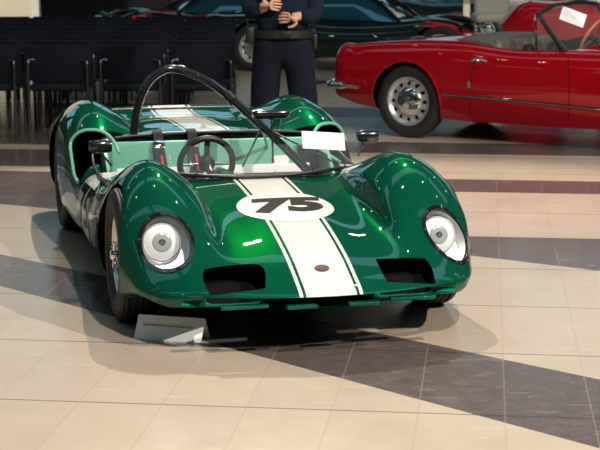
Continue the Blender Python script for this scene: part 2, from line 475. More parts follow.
# headlamps
for s in (-1, 1):
    c0, ax, ex, ey = HL[s]
    lamp = empty('headlight', c0); lamp.parent = car; car_l = lamp
    def loc_(bm):
        for v in bm.verts: v.co -= c0
        return bm
    def hproj(bm, off, tree=pre):
        d = -ax
        for v in bm.verts:
            p = c0 + ex * v.co.x + ey * v.co.y + ax * .5
            hit = tree.ray_cast(p, d)
            if hit[0] is not None: v.co = hit[0] + ax * off - c0
            else: v.co = c0 + ex * v.co.x + ey * v.co.y - c0
        return bm
    ring = hproj(disc_bm(.110, .141, nr=3, r0=.88), .003)
    r = bmesh.ops.extrude_face_region(ring, geom=ring.faces[:]); bmesh.ops.translate(ring, vec=ax * .003, verts=[g for g in r['geom'] if isinstance(g, bmesh.types.BMVert)])
    finish('bezel', ring, 'blackgloss', lamp)
    cov = hproj(disc_bm(.100, .130, nr=8), .002)
    r = bmesh.ops.extrude_face_region(cov, geom=cov.faces[:]); bmesh.ops.translate(cov, vec=ax * -.002, verts=[g for g in r['geom'] if isinstance(g, bmesh.types.BMVert)])
    bmesh.ops.recalc_face_normals(cov, faces=cov.faces)
    finish('clear_cover', cov, 'glass', lamp)
    # bucket / reflector pan
    ax2 = Vector((s * .04, -.96, .22)).normalized()
    q = ax2.to_track_quat('X', 'Z').to_matrix().to_4x4()
    cc = ey * .024 - ex * .012 + ax * -.050
    bm = bmesh.new(); lathe(bm, [(-.05, 0), (-.045, .03), (-.03, .055), (-.008, .068), (.0, .074), (.007, .078), (.0, .083), (-.012, .081)], Matrix.Translation(cc) @ q, 40)
    finish('reflector', bm, 'chrome', lamp)
    bm = bmesh.new(); lathe(bm, [(.002, .073), (.012, .058), (.018, .035), (.021, 0)], Matrix.Translation(cc) @ q, 40)
    finish('lens', bm, 'lampglass', lamp)
    bm = bmesh.new(); lathe(bm, [(.022, .0), (.0235, .010), (.024, .013), (.022, .015), (.014, .016)], Matrix.Translation(cc) @ q, 30)
    finish('bulb_shield', bm, 'chrome', lamp)
    bm = bmesh.new(); lathe(bm, [(.0165, .040), (.0205, .036), (.0215, .030), (.0225, 0)], Matrix.Translation(cc) @ q, 30)
    finish('lens_centre', bm, 'lensgrey', lamp)
    bm = bmesh.new(); ps = [(.092 * cos(t), .122 * sin(t)) for t in [2 * pi * k / 40 for k in range(40)]]
    A = [bm.verts.new(ex * a + ey * b + ax * -.085) for a, b in ps]; B = [bm.verts.new(ex * a * 1.0 + ey * b * 1.0 + ax * -.035) for a, b in ps]
    bm.faces.new(A)
    for i in range(40): bm.faces.new((A[i], A[(i + 1) % 40], B[(i + 1) % 40], B[i]))
    finish('lamp_pan', bm, 'reflector', lamp)
    for k in range(8):
        bm = bmesh.new()
        t = 2 * pi * (k + .5) / 8
        p = c0 + ex * .1045 * cos(t) + ey * .135 * sin(t) + ax * .5
        hit = pre.ray_cast(p, -ax)
        if hit[0] is not None: bmesh.ops.create_icosphere(bm, subdivisions=1, radius=.0042, matrix=Matrix.Translation(hit[0] + ax * .006 - c0))
        finish('screw', bm, 'chrome', lamp)

# wheels
def race_wheel(u, s, r, w, vc):
    wh = empty('wheel', V(u, s * vc, r)); wh.parent = car
    I = Matrix.Identity(4); bm = bmesh.new(); h = w / 2
    prof = [(-h * .80, r * .60), (-h * .96, r * .68), (-h * 1.0, r * .80), (-h * .96, r * .91), (-h * .84, r * .975), (-h * .7, r * .99)]
    for g in (-.5, -.17, .17, .5):
        prof += [(h * g - .010, r), (h * g - .006, r), (h * g - .004, r - .007), (h * g + .004, r - .007), (h * g + .006, r)]
    prof += [(h * .7, r * .99), (h * .84, r * .975), (h * .96, r * .91), (h, r * .80), (h * .96, r * .68), (h * .80, r * .60)]
    lathe(bm, prof, I, 56, close=True); finish('tyre', bm, 'rubber', wh)
    bm = bmesh.new(); R = r * .62
    lathe(bm, [(s * h * .84, R), (s * h * .86, R * 1.03), (s * h * .74, R * .97), (s * h * .55, R * .93), (s * h * .35, R * .86), (s * h * .42, R * .70), (s * h * .55, R * .40), (s * h * .60, R * .24), (s * h * .60, 0)], I, 48)
    lathe(bm, [(-h * .84 * s, R), (-h * .5 * s, R * .92), (s * h * .35, R * .86)], I, 48)
    rim = finish('rim', bm, 'silver', wh)
    for k in range(6):
        bm = bmesh.new()
        a = 2 * pi * k / 6; p = Vector((s * h * .47, R * .55 * cos(a), R * .55 * sin(a)))
        lathe(bm, [(0, 0), (0, .022), (s * .012, .022), (s * .012, 0)], Matrix.Translation(p), 14)
        finish('rim_hole', bm, 'under', rim)
    bm = bmesh.new(); lathe(bm, [(s * h * .5, .032), (s * h * .95, .028), (s * (h + .005), .018), (s * (h + .005), 0)], I, 20)
    for k in range(2): box(bm, (s * h * .85, 0, 0), (.018, .13, .020), .005, Matrix.Rotation(pi / 2 * k + .4, 3, 'X'))
    finish('knock_off_nut', bm, 'chrome', wh)
for s in (-1, 1):
    race_wheel(-.01, s, .280, .165, .657); race_wheel(-2.29, s, .290, .20, .640)
bm = bmesh.new(); tube(bm, [V(0, -.62, .27), V(0, .62, .27)], .018); finish('axle', bm, 'under', car)
bm = bmesh.new(); tube(bm, [V(-2.29, -.62, .29), V(-2.29, .62, .29)], .025); finish('axle', bm, 'under', car)

# cockpit
bm = bmesh.new()
box(bm, V(-1.60, 0, .46), (1.10, .02, .20), .004)
finish('bulkhead', bm, 'mint', car)
for s, nm in ((-1, 'driver'), (1, 'passenger')):
    seat = empty('seat', V(-1.2, s * .30, .19)); seat.parent = car
    bm = bmesh.new(); box(bm, V(-1.28 + 1.2, 0, .05), (.40, .42, .09), .03); finish('seat_cushion', bm, 'leather', seat)
    bm = bmesh.new(); box(bm, V(-1.49 + 1.2, 0, .10), (.40, .06, .20), .025, Matrix.Rotation(radians(-14), 3, 'X')); finish('seat_back', bm, 'leather', seat)
# horizontal white / aluminium panel low in cockpit
bm = bmesh.new(); box(bm, V(-1.555, 0, .385), (1.02, .012, .085), .003); finish('firewall_panel', bm, 'white', car)
# rear cockpit rim tube (dark)
bm = bmesh.new(); tube(bm, [V(-1.63, -.58, .575), V(-1.64, -.3, .590), V(-1.645, 0, .592), V(-1.64, .3, .590), V(-1.63, .58, .575)], .010, smooth_n=6); finish('cockpit_rear_trim', bm, 'black', car)
bm = bmesh.new(); tube(bm, [V(-2.84, -.46, .598), V(-2.84, 0, .602), V(-2.84, .46, .598)], .008, smooth_n=4); 
finish('deck_trim', bm, 'black', car)
# cowl trim
bm = bmesh.new(); tube(bm, [V(-.66, -.55, .522), V(-.54, -.38, .535), V(-.475, -.18, .527), V(-.462, 0, .524), V(-.475, .18, .527), V(-.54, .38, .535), V(-.66, .55, .522)], .009, smooth_n=8); finish('cowl_trim', bm, 'black', car)
# dash
bm = bmesh.new(); box(bm, V(-.60, 0, .44), (.86, .03, .12), .01); dash = finish('dashboard', bm, 'under', car)
for v in (-.36, -.22, -.08):
    bm = bmesh.new(); lathe(bm, [(0, .0), (0, .036), (.012, .038), (.012, .032), (.006, .030), (.006, 0)], Matrix.Translation(V(-.612, v, .45)) @ Matrix.Rotation(pi / 2, 4, 'Z'), 24); finish('gauge', bm, 'chrome', dash)
# steering wheel
sw = empty('steering_wheel', V(-.90, -.165, .530)); sw.parent = car
R = Matrix.Rotation(radians(-76), 4, 'X')
bm = bmesh.new(); pts = [R @ Vector((.128 * cos(2 * pi * k / 40), .128 * sin(2 * pi * k / 40), 0)) for k in range(41)]
tube(bm, pts, .0155, 10, caps=False); finish('wheel_rim', bm, 'leather', sw)
for k in range(3):
    a = [pi / 2 + pi, .05, pi - .05][k]
    bm = bmesh.new(); tube(bm, [Vector((0, 0, 0)), R @ Vector((.125 * cos(a), .125 * sin(a), 0))], .014, 8, flat=.4); finish('spoke', bm, 'black', sw)
bm = bmesh.new(); lathe(bm, [(-.02, 0), (-.02, .04), (.01, .04), (.02, .02), (.25, .02), (.25, 0)], R @ Matrix.Rotation(pi / 2, 4, 'Y'), 20); finish('column', bm, 'black', sw)
bm = bmesh.new(); box(bm, V(-.72, -.115, .490), (.085, .12, .07), .02, Matrix.Rotation(.3, 3, 'Y')); finish('column_housing', bm, 'green', car)
# harness belts
for v, sx in ((-.287, .05), (-.108, .05)):
    bm = bmesh.new()
    pts = [V(-1.66, v, .612), V(-1.61, v, .60), V(-1.57, v, .54), V(-1.50, v + .005, .45), V(-1.40, v + .01, .36), V(-1.30, v + .015, .28)]
    P = cr(pts, 5); pv = None
    for p in P:
        q = [bm.verts.new(p + Vector((d * sx / 2, 0, 0)) + Vector((0, -e, e * .5))) for d, e in ((-1, 0), (1, 0), (1, .004), (-1, .004))]
        if pv:
            for i in range(4): bm.faces.new((pv[i], pv[(i + 1) % 4], q[(i + 1) % 4], q[i]))
        else: bm.faces.new(q)
        pv = q
    bm.faces.new(pv); bmesh.ops.recalc_face_normals(bm, faces=bm.faces)
    hb = finish('harness_belt', bm, 'belt', car)
    bm = bmesh.new(); box(bm, V(-1.563, v, .545), (.060, .008, .045), .003, Matrix.Rotation(-.5, 3, 'X')); finish('buckle', bm, 'chrome' if v < -.2 else 'black', hb)
    bm = bmesh.new(); box(bm, V(-1.485, v + .004, .457), (.012, .004, .10), .001, Matrix.Rotation(-.72, 3, 'X')); finish('belt_print', bm, 'redprint', hb)
# small white notices in the cockpit
bm = bmesh.new(); box(bm, V(-1.572, .36, .445), (.085, .006, .045), .001); finish('notice_plate', bm, 'white', car)
bm = bmesh.new(); box(bm, V(-1.57, .50, .43), (.10, .03, .20), .01); finish('switch_box', bm, 'black', car)
# side structure panels inside cockpit (folded sheet) both sides
for s in (-1, 1):
    bm = bmesh.new(); prism(bm, [(-1.60, .20), (-1.60, .555), (-1.46, .53), (-1.30, .40), (-1.22, .20)], lambda a, b, d, s=s: V(a, s * d, b), .57, .585)
    finish('gusset_panel', bm, 'mint', car)
    bm = bmesh.new(); tube(bm, [V(-.62, s * .615, .50), V(-.85, s * .645, .468), V(-1.1, s * .65, .455), V(-1.35, s * .65, .475), V(-1.5, s * .64, .51)], .007, smooth_n=6); finish('sill_trim', bm, 'black', car)
    # lip of scoop mouth
    bm = bmesh.new(); path = [Vector((s * .625 + a, 0, .475 + b)) for a, b in rrect(.22, .30, .10, 8)]
    pts = []
    for p in path:
        hit = pre.ray_cast(Vector((p.x, .9, p.z)), Vector((0, 1, 0)))
        hz = hit[0] if (hit[0] is not None and 1.3 < hit[0].y < 1.9) else None
        if hz is not None: pts.append(hz)
    if len(pts) > 5:
        tube(bm, pts, .009, 8); finish('scoop_lip', bm, 'mint', car)

# roll bar
rb = empty('roll_bar', V(-1.70, 0, .55)); rb.parent = car; O = V(-1.70, 0, .55)
bm = bmesh.new()
hoop = [V(-1.68, -.40, .44), V(-1.68, -.402, .60), V(-1.68, -.366, .767), V(-1.68, -.312, .866), V(-1.675, -.24, .918), V(-1.67, -.175, .924), V(-1.64, -.09, .896), V(-1.58, -.005, .852), V(-1.45, .075, .780), V(-1.25, .187, .660), V(-1.08, .275, .560), V(-.93, .350, .468)]
tube(bm, [p - O for p in hoop], .0215, 14, smooth_n=8); hp = finish('hoop', bm, 'blackgloss', rb)
bm = bmesh.new(); tube(bm, [V(-1.25, .187, .66) - O, V(-1.62, .30, .50) - O], .008); finish('stay', bm, 'blackgloss', rb)
bm = bmesh.new(); tube(bm, [V(-1.25, .187, .66) - O, V(-.82, .44, .53) - O], .005); finish('stay', bm, 'blackgloss', rb)
bm = bmesh.new(); tube(bm, [V(-1.25, .187, .66) - O, V(-.98, .03, .50) - O], .005); finish('stay', bm, 'blackgloss', rb)
bm = bmesh.new(); lathe(bm, [(-.03, .0), (-.03, .027), (.03, .027), (.03, 0)], Matrix.Translation(V(-1.46, .070, .786) - O) @ (V(-1.44, .11, .69) - V(-1.58, .03, .79)).to_track_quat('X', 'Z').to_matrix().to_4x4(), 16); finish('clamp', bm, 'black', rb)
tb = text_bm('TOW', .05, 0, .002, 0)
for v in tb.verts:
    x, y = v.co.x, v.co.y
    v.co = V(-1.672 + 0, -.185 + x, .9445 - x * x * 1.2) + Vector((0, -.023 * sin(.0 + max(-1, min(1, (-y + .0) / .026))), -.0225 * (1 - cos(max(-1, min(1, y / .026)))))) - O
    v.co.z += 0.0012
finish('tow_lettering', tb, 'white', hp, smooth=False)

# mirrors
def mirror(p, s, arm):
    m = empty('wing_mirror' if arm else 'rear_view_mirror', p); m.parent = car
    bm = bmesh.new()
    if arm:
        prof = [(-.055, 0), (-.052, .020), (-.03, .030), (.03, .032), (.055, .026), (.060, .0)]
        lathe(bm, prof, Matrix.Identity(4), 20); bmesh.ops.scale(bm, vec=(1, .7, 1.05), verts=bm.verts)
    else:
        box(bm, (0, 0, 0), (.180, .035, .046), .017)
    finish('mirror_housing', bm, 'blackgloss', m)
    bm = bmesh.new()
    if arm: tube(bm, [Vector((0, 0, -.02)), Vector((-s * .02, .01, -.05)), Vector((-s * .05, -.02, -.09))], .006, smooth_n=4)
    else: tube(bm, [Vector((0, 0, -.02)), Vector((.005, -.01, -.24))], .005)
    finish('mirror_arm', bm, 'black', m)
    bm = bmesh.new(); box(bm, (0, .024 if arm else .019, 0), (.10 if arm else .19, .004, .05 if arm else .036), .002); finish('mirror_glass', bm, 'chrome', m)
mirror(V(-1.0, -.660, .615), -1, True); mirror(V(-1.0, .664, .625), 1, True); mirror(V(-1.05, .190, .742), 0, False)

# windscreen : thin clear wrap
base = [V(-1.08, -.615, .475), V(-.86, -.60, .490), V(-.68, -.53, .525), V(-.53, -.36, .530), V(-.475, -.18, .526), V(-.46, 0, .524), V(-.475, .18, .526), V(-.53, .36, .530), V(-.68, .53, .525), V(-.86, .60, .490), V(-1.08, .615, .475)]
P = cr(base, 5); bm = bmesh.new(); rows = []
n = len(P)
for i, p in enumerate(P):
    t = i / (n - 1); k = sin(pi * t) ** .4 if 0 < t < 1 else .0
    hgt = .10 + .03 * k
    tang = (P[min(i + 1, n - 1)] - P[max(i - 1, 0)]).normalized(); nrm = Vector((0, 0, 1)).cross(tang).normalized()
    rows.append([bm.verts.new(p + Vector((0, .09 * k, hgt)) * f + Vector((0, 0, 0))) for f in (0, .35, .7, 1)])
for a, b in zip(rows, rows[1:]):
    for k in range(3): bm.faces.new((a[k], b[k], b[k + 1], a[k + 1]))
ws = finish('windscreen', bm, 'glass', car)
md = ws.modifiers.new('s', 'SOLIDIFY'); md.thickness = .003
for i in range(2, n - 2, 5):
    bm = bmesh.new(); bmesh.ops.create_icosphere(bm, subdivisions=1, radius=.006, matrix=Matrix.Translation(P[i] + Vector((0, -.004, .014))))
    finish('screw', bm, 'chrome', ws)

# tail: exhausts & lights
for s in (-1, 1):
    bm = bmesh.new(); lathe(bm, [(0, .0), (0, .034), (.02, .03), (.02, 0)], Matrix.Translation(V(-3.035, s * .50, .45)) @ Matrix.Rotation(pi / 2, 4, 'Z'), 20); finish('tail_light', bm, 'redstripe', car)
# dark underside tub
# ================================================================== RED ROADSTER
AL = radians(55); AP = (1.27, 13.62, 0)
alfa = empty('roadster', AP, AL, label='deep red open roadster with chrome hubcap and folded grey hood', cat='car')
def asec(rows, zb=.2, curve=0.0):
    out = [(curve * (abs(v) / .7) ** 2.4, v, z) for v, z in rows]
    vb = rows[-1][0]
    return out + [(out[-1][0], vb * .9, zb), (0, 0, zb)]
AS = [
 (2.98, asec([(0, .48), (.2, .48), (.38, .47), (.46, .46), (.52, .44), (.55, .42), (.56, .36), (.55, .32), (.53, .30)], .30, -.25)),
 (2.95, asec([(0, .60), (.2, .60), (.40, .58), (.50, .60), (.58, .61), (.63, .56), (.64, .44), (.62, .32), (.58, .27)], .26, -.25)),
 (2.75, asec([(0, .70), (.2, .70), (.40, .68), (.50, .71), (.60, .72), (.68, .65), (.70, .48), (.68, .30), (.62, .23)], .22, -.18)),
 (2.25, asec([(0, .76), (.2, .76), (.40, .74), (.50, .745), (.60, .745), (.69, .68), (.73, .50), (.71, .30), (.65, .20)], .2)),
 (1.75, asec([(0, .80), (.2, .80), (.40, .78), (.50, .765), (.60, .755), (.69, .69), (.73, .50), (.71, .30), (.65, .18)], .18)),
 (1.40, asec([(0, .81), (.2, .81), (.40, .79), (.50, .77), (.60, .757), (.69, .69), (.73, .50), (.71, .30), (.66, .17)], .17)),
 (.90, asec([(0, .79), (.2, .79), (.40, .78), (.50, .765), (.60, .752), (.69, .69), (.73, .50), (.715, .30), (.66, .17)], .17)),
 (.45, asec([(0, .83), (.2, .83), (.40, .82), (.50, .805), (.60, .790), (.69, .73), (.735, .52), (.72, .30), (.66, .17)], .17)),
 (.10, asec([(0, .82), (.2, .82), (.40, .81), (.50, .800), (.60, .790), (.69, .73), (.735, .52), (.725, .32), (.67, .19)], .18)),
 (-.25, asec([(0, .78), (.2, .78), (.40, .77), (.50, .775), (.60, .775), (.68, .72), (.725, .52), (.715, .34), (.66, .22)], .20, .03)),
 (-.62, asec([(0, .72), (.2, .72), (.40, .71), (.50, .735), (.59, .745), (.665, .70), (.705, .52), (.695, .36), (.64, .26)], .24, .09)),
 (-.79, asec([(0, .66), (.2, .66), (.40, .66), (.50, .71), (.58, .725), (.65, .68), (.685, .52), (.67, .38), (.62, .30)], .28, .13)),
 (-.86, asec([(0, .58), (.2, .58), (.40, .59), (.50, .63), (.56, .64), (.62, .60), (.65, .50), (.64, .40), (.60, .33)], .31, .15)),
 (-.875, asec([(0, .52), (.2, .52), (.40, .53), (.50, .56), (.54, .57), (.59, .55), (.61, .49), (.61, .42), (.58, .36)], .34, .15)),
]
ab = finish('body', loft(AS, 120, 5), ['red', 'red', 'tan', 'under', 'black'], alfa, smooth=False)
acuts = []
for s in (-1, 1):
    bm = bmesh.new(); lathe(bm, [(s * .42, 0), (s * .42, .325), (s * .95, .325), (s * .95, 0)], Matrix.Translation(V(0, 0, .30)), 56); acuts.append(cutter(bm, 3))
    bm = bmesh.new(); lathe(bm, [(s * .42, 0), (s * .42, .325), (s * .95, .325), (s * .95, 0)], Matrix.Translation(V(2.12, 0, .30)), 56); acuts.append(cutter(bm, 3))
bm = bmesh.new(); pl = [(1.42, -.56), (1.50, -.3), (1.52, 0), (1.50, .3), (1.42, .56), (1.0, .60), (.55, .585), (.36, .45), (.30, 0), (.36, -.45), (.55, -.585), (1.0, -.60)]
prism(bm, pl, lambda a, b, d: V(a, b, d), .26, 1.2); acuts.append(cutter(bm, 2))
apre = bvh_of(ab)
apply_bool(ab, acuts)
sharpen(ab.data, 36)
apost = bvh_of(ab)
def road_wheel(par, u, s, r=.300, w=.15, vc=.61):
    wh = empty('wheel', V(u, s * vc, r)); wh.parent = par; h = w / 2; I = Matrix.Identity(4)
    bm = bmesh.new(); lathe(bm, [(-h * .8, r * .64), (-h, r * .74), (-h, r * .84), (-h * .88, r * .95), (-h * .72, r * .985), (-h * .4, r), (h * .4, r), (h * .72, r * .985), (h * .88, r * .95), (h, r * .84), (h, r * .74), (h * .8, r * .64)], I, 56, close=True); finish('tyre', bm, 'rubber', wh)
    R = r * .665; bm = bmesh.new()
    lathe(bm, [(-s * h * .8, R * .97), (-s * h * .4, R * .88), (s * h * .3, R * .86), (s * h * .80, R * .97), (s * h * .90, R * 1.0), (s * h * .86, R * .93), (s * h * .62, R * .86), (s * h * .55, R * .80), (s * h * .66, R * .70), (s * h * .60, R * .58), (s * h * .60, 0)], I, 60)
    rim = finish('rim', bm, 'silver', wh)
    for k in range(12):
        a = 2 * pi * k / 12; bm = bmesh.new()
        p = Vector((s * h * .66, R * .735 * cos(a), R * .735 * sin(a)))
        lathe(bm, [(-s * .012, 0), (-s * .012, .0155), (s * .002, .0155), (s * .002, 0)], Matrix.Translation(p), 14); finish('rim_hole', bm, 'under', rim)
    bm = bmesh.new(); lathe(bm, [(s * h * .60, R * .58), (s * h * .75, R * .57), (s * h * .95, R * .48), (s * h * 1.07, R * .30), (s * h * 1.10, R * .16), (s * h * 1.14, R * .14), (s * h * 1.16, 0)], I, 48)
    finish('hubcap', bm, 'chrome', wh)
for s in (-1, 1): road_wheel(alfa, 0, s); road_wheel(alfa, 2.12, s)
for u in (0, 2.12):
    bm = bmesh.new(); tube(bm, [V(u, -.6, .30), V(u, .6, .30)], .02); finish('axle', bm, 'under', alfa)
# chrome side strip
def side_strip(par, tree, pts, w, th, m, name, s=-1):
    P = cr([Vector((0, -u, z)) for u, z in pts], 8); out = []
    for p in P:
        hit = tree.ray_cast(Vector((s * 1.5, p.y, p.z)), Vector((-s, 0, 0)))
        if hit[0] is not None: out.append(hit[0] + Vector((s * th * .4, 0, 0)))
    bm = bmesh.new(); tube(bm, out, w, 8, flat=1); return finish(name, bm, m, par)
for s in (-1, 1):
    side_strip(alfa, apre, [(.36, .385), (.8, .372), (1.2, .360), (1.6, .345), (1.78, .34)], .012, .01, 'chrome', 'side_moulding', s)
    # arch lip
    bm = bmesh.new(); pts = []
    for k in range(25):
        a = radians(-12 + 204 * k / 24); y = .332 * cos(a); z = .30 + .332 * sin(a)
        hit = apre.ray_cast(Vector((s * 1.5, y, z)), Vector((-s, 0, 0)))
        if hit[0] is not None: pts.append(hit[0])
    tube(bm, pts, .009, 8); finish('arch_lip', bm, 'red', alfa)
    hit = apre.ray_cast(Vector((s * 1.5, -.66, .665)), Vector((-s, 0, 0)))
    hh = empty('door_handle', hit[0]); hh.parent = alfa
    bm = bmesh.new(); tube(bm, [Vector((s * .012, .05, 0)), Vector((s * .028, .02, .003)), Vector((s * .028, -.06, 0)), Vector((s * .02, -.085, -.004))], [.010, .009, .007, .005], 8, smooth_n=3); finish('lever', bm, 'chrome', hh)
    bm = bmesh.new(); lathe(bm, [(-.01 * s, 0), (-.01 * s, .016), (s * .016, .014), (s * .016, 0)], Matrix.Translation((0, .045, 0)), 16); finish('push_button', bm, 'chrome', hh)
    hit = apre.ray_cast(Vector((s * 1.5, -.60, .475)), Vector((-s, 0, 0)))
    bm = bmesh.new(); prism(bm, [(-.012, -.028), (.012, -.028), (.014, .01), (0, .03), (-.014, .01)], lambda a, b, d, s=s: hit[0] + Vector((s * d, a, b)), -.01, .006); bmesh.ops.recalc_face_normals(bm, faces=bm.faces); finish('wing_emblem', bm, 'chrome', alfa, smooth=False)
    # door gap
    for us in ([(.64, .73), (.62, .55), (.60, .35), (.60, .24)], [(1.42, .73), (1.46, .55), (1.46, .35), (1.44, .22)]):
        P = cr([Vector((0, -u, z)) for u, z in us], 8); bm = bmesh.new(); pv = None
        for p in P:
            q = []
            for dy in (-.003, .003):
                h_ = apost.ray_cast(Vector((s * 1.5, p.y + dy, p.z)), Vector((-s, 0, 0)))
                q.append(bm.verts.new((h_[0] if h_[0] else p) + Vector((s * .0012, 0, 0))))
            if pv: bm.faces.new((pv[0], q[0], q[1], pv[1]))
            pv = q
        finish('door_gap', bm, 'under', alfa)
# rear bumper
bp = empty('rear_bumper', V(-.80, 0, .42)); bp.parent = alfa; OO = V(-.80, 0, .42)
for s in (-1, 1):
    bm = bmesh.new(); tube(bm, [p - OO for p in (V(-.42, s * .765, .40), V(-.62, s * .745, .405), V(-.76, s * .68, .405), V(-.84, s * .52, .405), V(-.86, s * .26, .405))], [.012, .028, .034, .034, .030], 12, smooth_n=6, flat=1); finish('bumper_blade', bm, 'chrome', bp)
    bm = bmesh.new(); box(bm, V(-.885, s * .27, .43) - OO, (.04, .05, .15), .015); finish('overrider', bm, 'chrome', bp)
    bm = bmesh.new(); lathe(bm, [(0, 0), (0, .04), (.025, .036), (.04, .02), (.042, 0)], Matrix.Translation(V(-.62, s * .60, .60)) @ Matrix.Rotation(pi / 2, 4, 'Z'), 20); finish('tail_light', bm, 'redstripe', alfa)
# folded hood & seats
bm = bmesh.new(); HB = []
for i in range(13):
    t = i / 12; v = -.56 + 1.12 * t; e = sin(pi * t) ** .35 if 0 < t < 1 else 0
    HB.append((v, e))
rows = []
for v, e in HB:
    rows.append([bm.verts.new(V(a, v * .98, b)) for a, b in ((.30, .76), (.32, .79 + .01 * e), (.42, .81 + .035 * e), (.54, .81 + .035 * e), (.68, .79 + .02 * e), (.74, .75), (.68, .71), (.36, .71))])
for a, b in zip(rows, rows[1:]):
    for k in range(8): bm.faces.new((a[k], a[(k + 1) % 8], b[(k + 1) % 8], b[k]))
bm.faces.new(rows[0]); bm.faces.new(rows[-1][::-1]); bmesh.ops.recalc_face_normals(bm, faces=bm.faces)
finish('folded_hood', bm, 'cloth_grey', alfa, ang=50)
for s in (-1, 1):
    st = empty('seat', V(.95, s * .30, .35)); st.parent = alfa
    bm = bmesh.new(); box(bm, V(0, 0, .03), (.46, .46, .14), .04); finish('seat_cushion', bm, 'tan', st)
    bm = bmesh.new(); box(bm, V(-.22, 0, .26), (.44, .12, .42), .05, Matrix.Rotation(radians(-12), 3, 'X')); finish('seat_back', bm, 'tan', st)
    bm = bmesh.new(); box(bm, V(-.10, -.08 * s, .35) , (.10, .08, .14), .03, Matrix.Rotation(.4, 3, 'Y')); finish('head_pad', bm, 'leather', st)
# windscreen frame
wf = empty('windscreen', V(1.40, 0, .78)); wf.parent = alfa; OO = V(1.40, 0, .78)
fp = [V(1.36, -.60, .75), V(1.22, -.58, .90), V(1.10, -.555, 1.03), V(1.14, -.40, 1.09), V(1.17, 0, 1.11), V(1.14, .40, 1.09), V(1.10, .555, 1.03), V(1.22, .58, .90), V(1.36, .60, .75)]
bm = bmesh.new(); tube(bm, [p - OO for p in fp], .021, 8); finish('frame', bm, 'black', wf)
bm = bmesh.new(); lo = [V(1.36, -.60, .75), V(1.46, -.42, .78), V(1.51, 0, .80), V(1.46, .42, .78), V(1.36, .60, .75)]; hi = [V(1.10, -.555, 1.03), V(1.14, -.40, 1.09), V(1.17, 0, 1.11), V(1.14, .40, 1.09), V(1.10, .555, 1.03)]
A = [bm.verts.new(p - OO) for p in lo]; B = [bm.verts.new(p - OO) for p in hi]
for i in range(4): bm.faces.new((A[i], A[i + 1], B[i + 1], B[i]))
g = finish('glass', bm, 'glass', wf); md = g.modifiers.new('s', 'SOLIDIFY'); md.thickness = .004
bm = bmesh.new(); tube(bm, [V(1.12, -.60, .74) - OO, V(1.10, -.59, .90) - OO, V(1.08, -.57, 1.01) - OO], .010, 8); tube(bm, [V(1.08, -.57, 1.01) - OO, V(1.14, -.575, 1.0) - OO], .008, 8); finish('quarter_light_frame', bm, 'chrome', wf)
bm = bmesh.new(); A = [bm.verts.new(p - OO) for p in (V(1.12, -.60, .75), V(1.10, -.575, 1.0), V(1.15, -.57, .99), V(1.33, -.60, .76))]; bm.faces.new(A)
g = finish('quarter_light', bm, 'glass', wf); md = g.modifiers.new('s', 'SOLIDIFY'); md.thickness = .004
# steering wheel
sw = empty('steering_wheel', V(1.18, .30, .80)); sw.parent = alfa
R = Matrix.Rotation(radians(-62), 4, 'X')
bm = bmesh.new(); tube(bm, [R @ Vector((.19 * cos(2 * pi * k / 40), .19 * sin(2 * pi * k / 40), 0)) for k in range(41)], .013, 10, caps=False); finish('wheel_rim', bm, 'wood', sw)
for a in (-pi / 2, pi / 6, pi * 5 / 6):
    bm = bmesh.new(); tube(bm, [Vector((0, 0, 0)), R @ Vector((.185 * cos(a), .185 * sin(a), 0))], .009, 8); finish('spoke', bm, 'alu', sw)
bm = bmesh.new(); lathe(bm, [(-.03, 0), (-.03, .035), (.02, .04), (.04, .02), (.28, .02), (.28, 0)], R @ Matrix.Rotation(pi / 2, 4, 'Y'), 20); finish('hub', bm, 'black', sw)

def world_xf(o): return Matrix.Translation(o.location) @ Matrix.Rotation(o.rotation_euler.z, 4, 'Z')
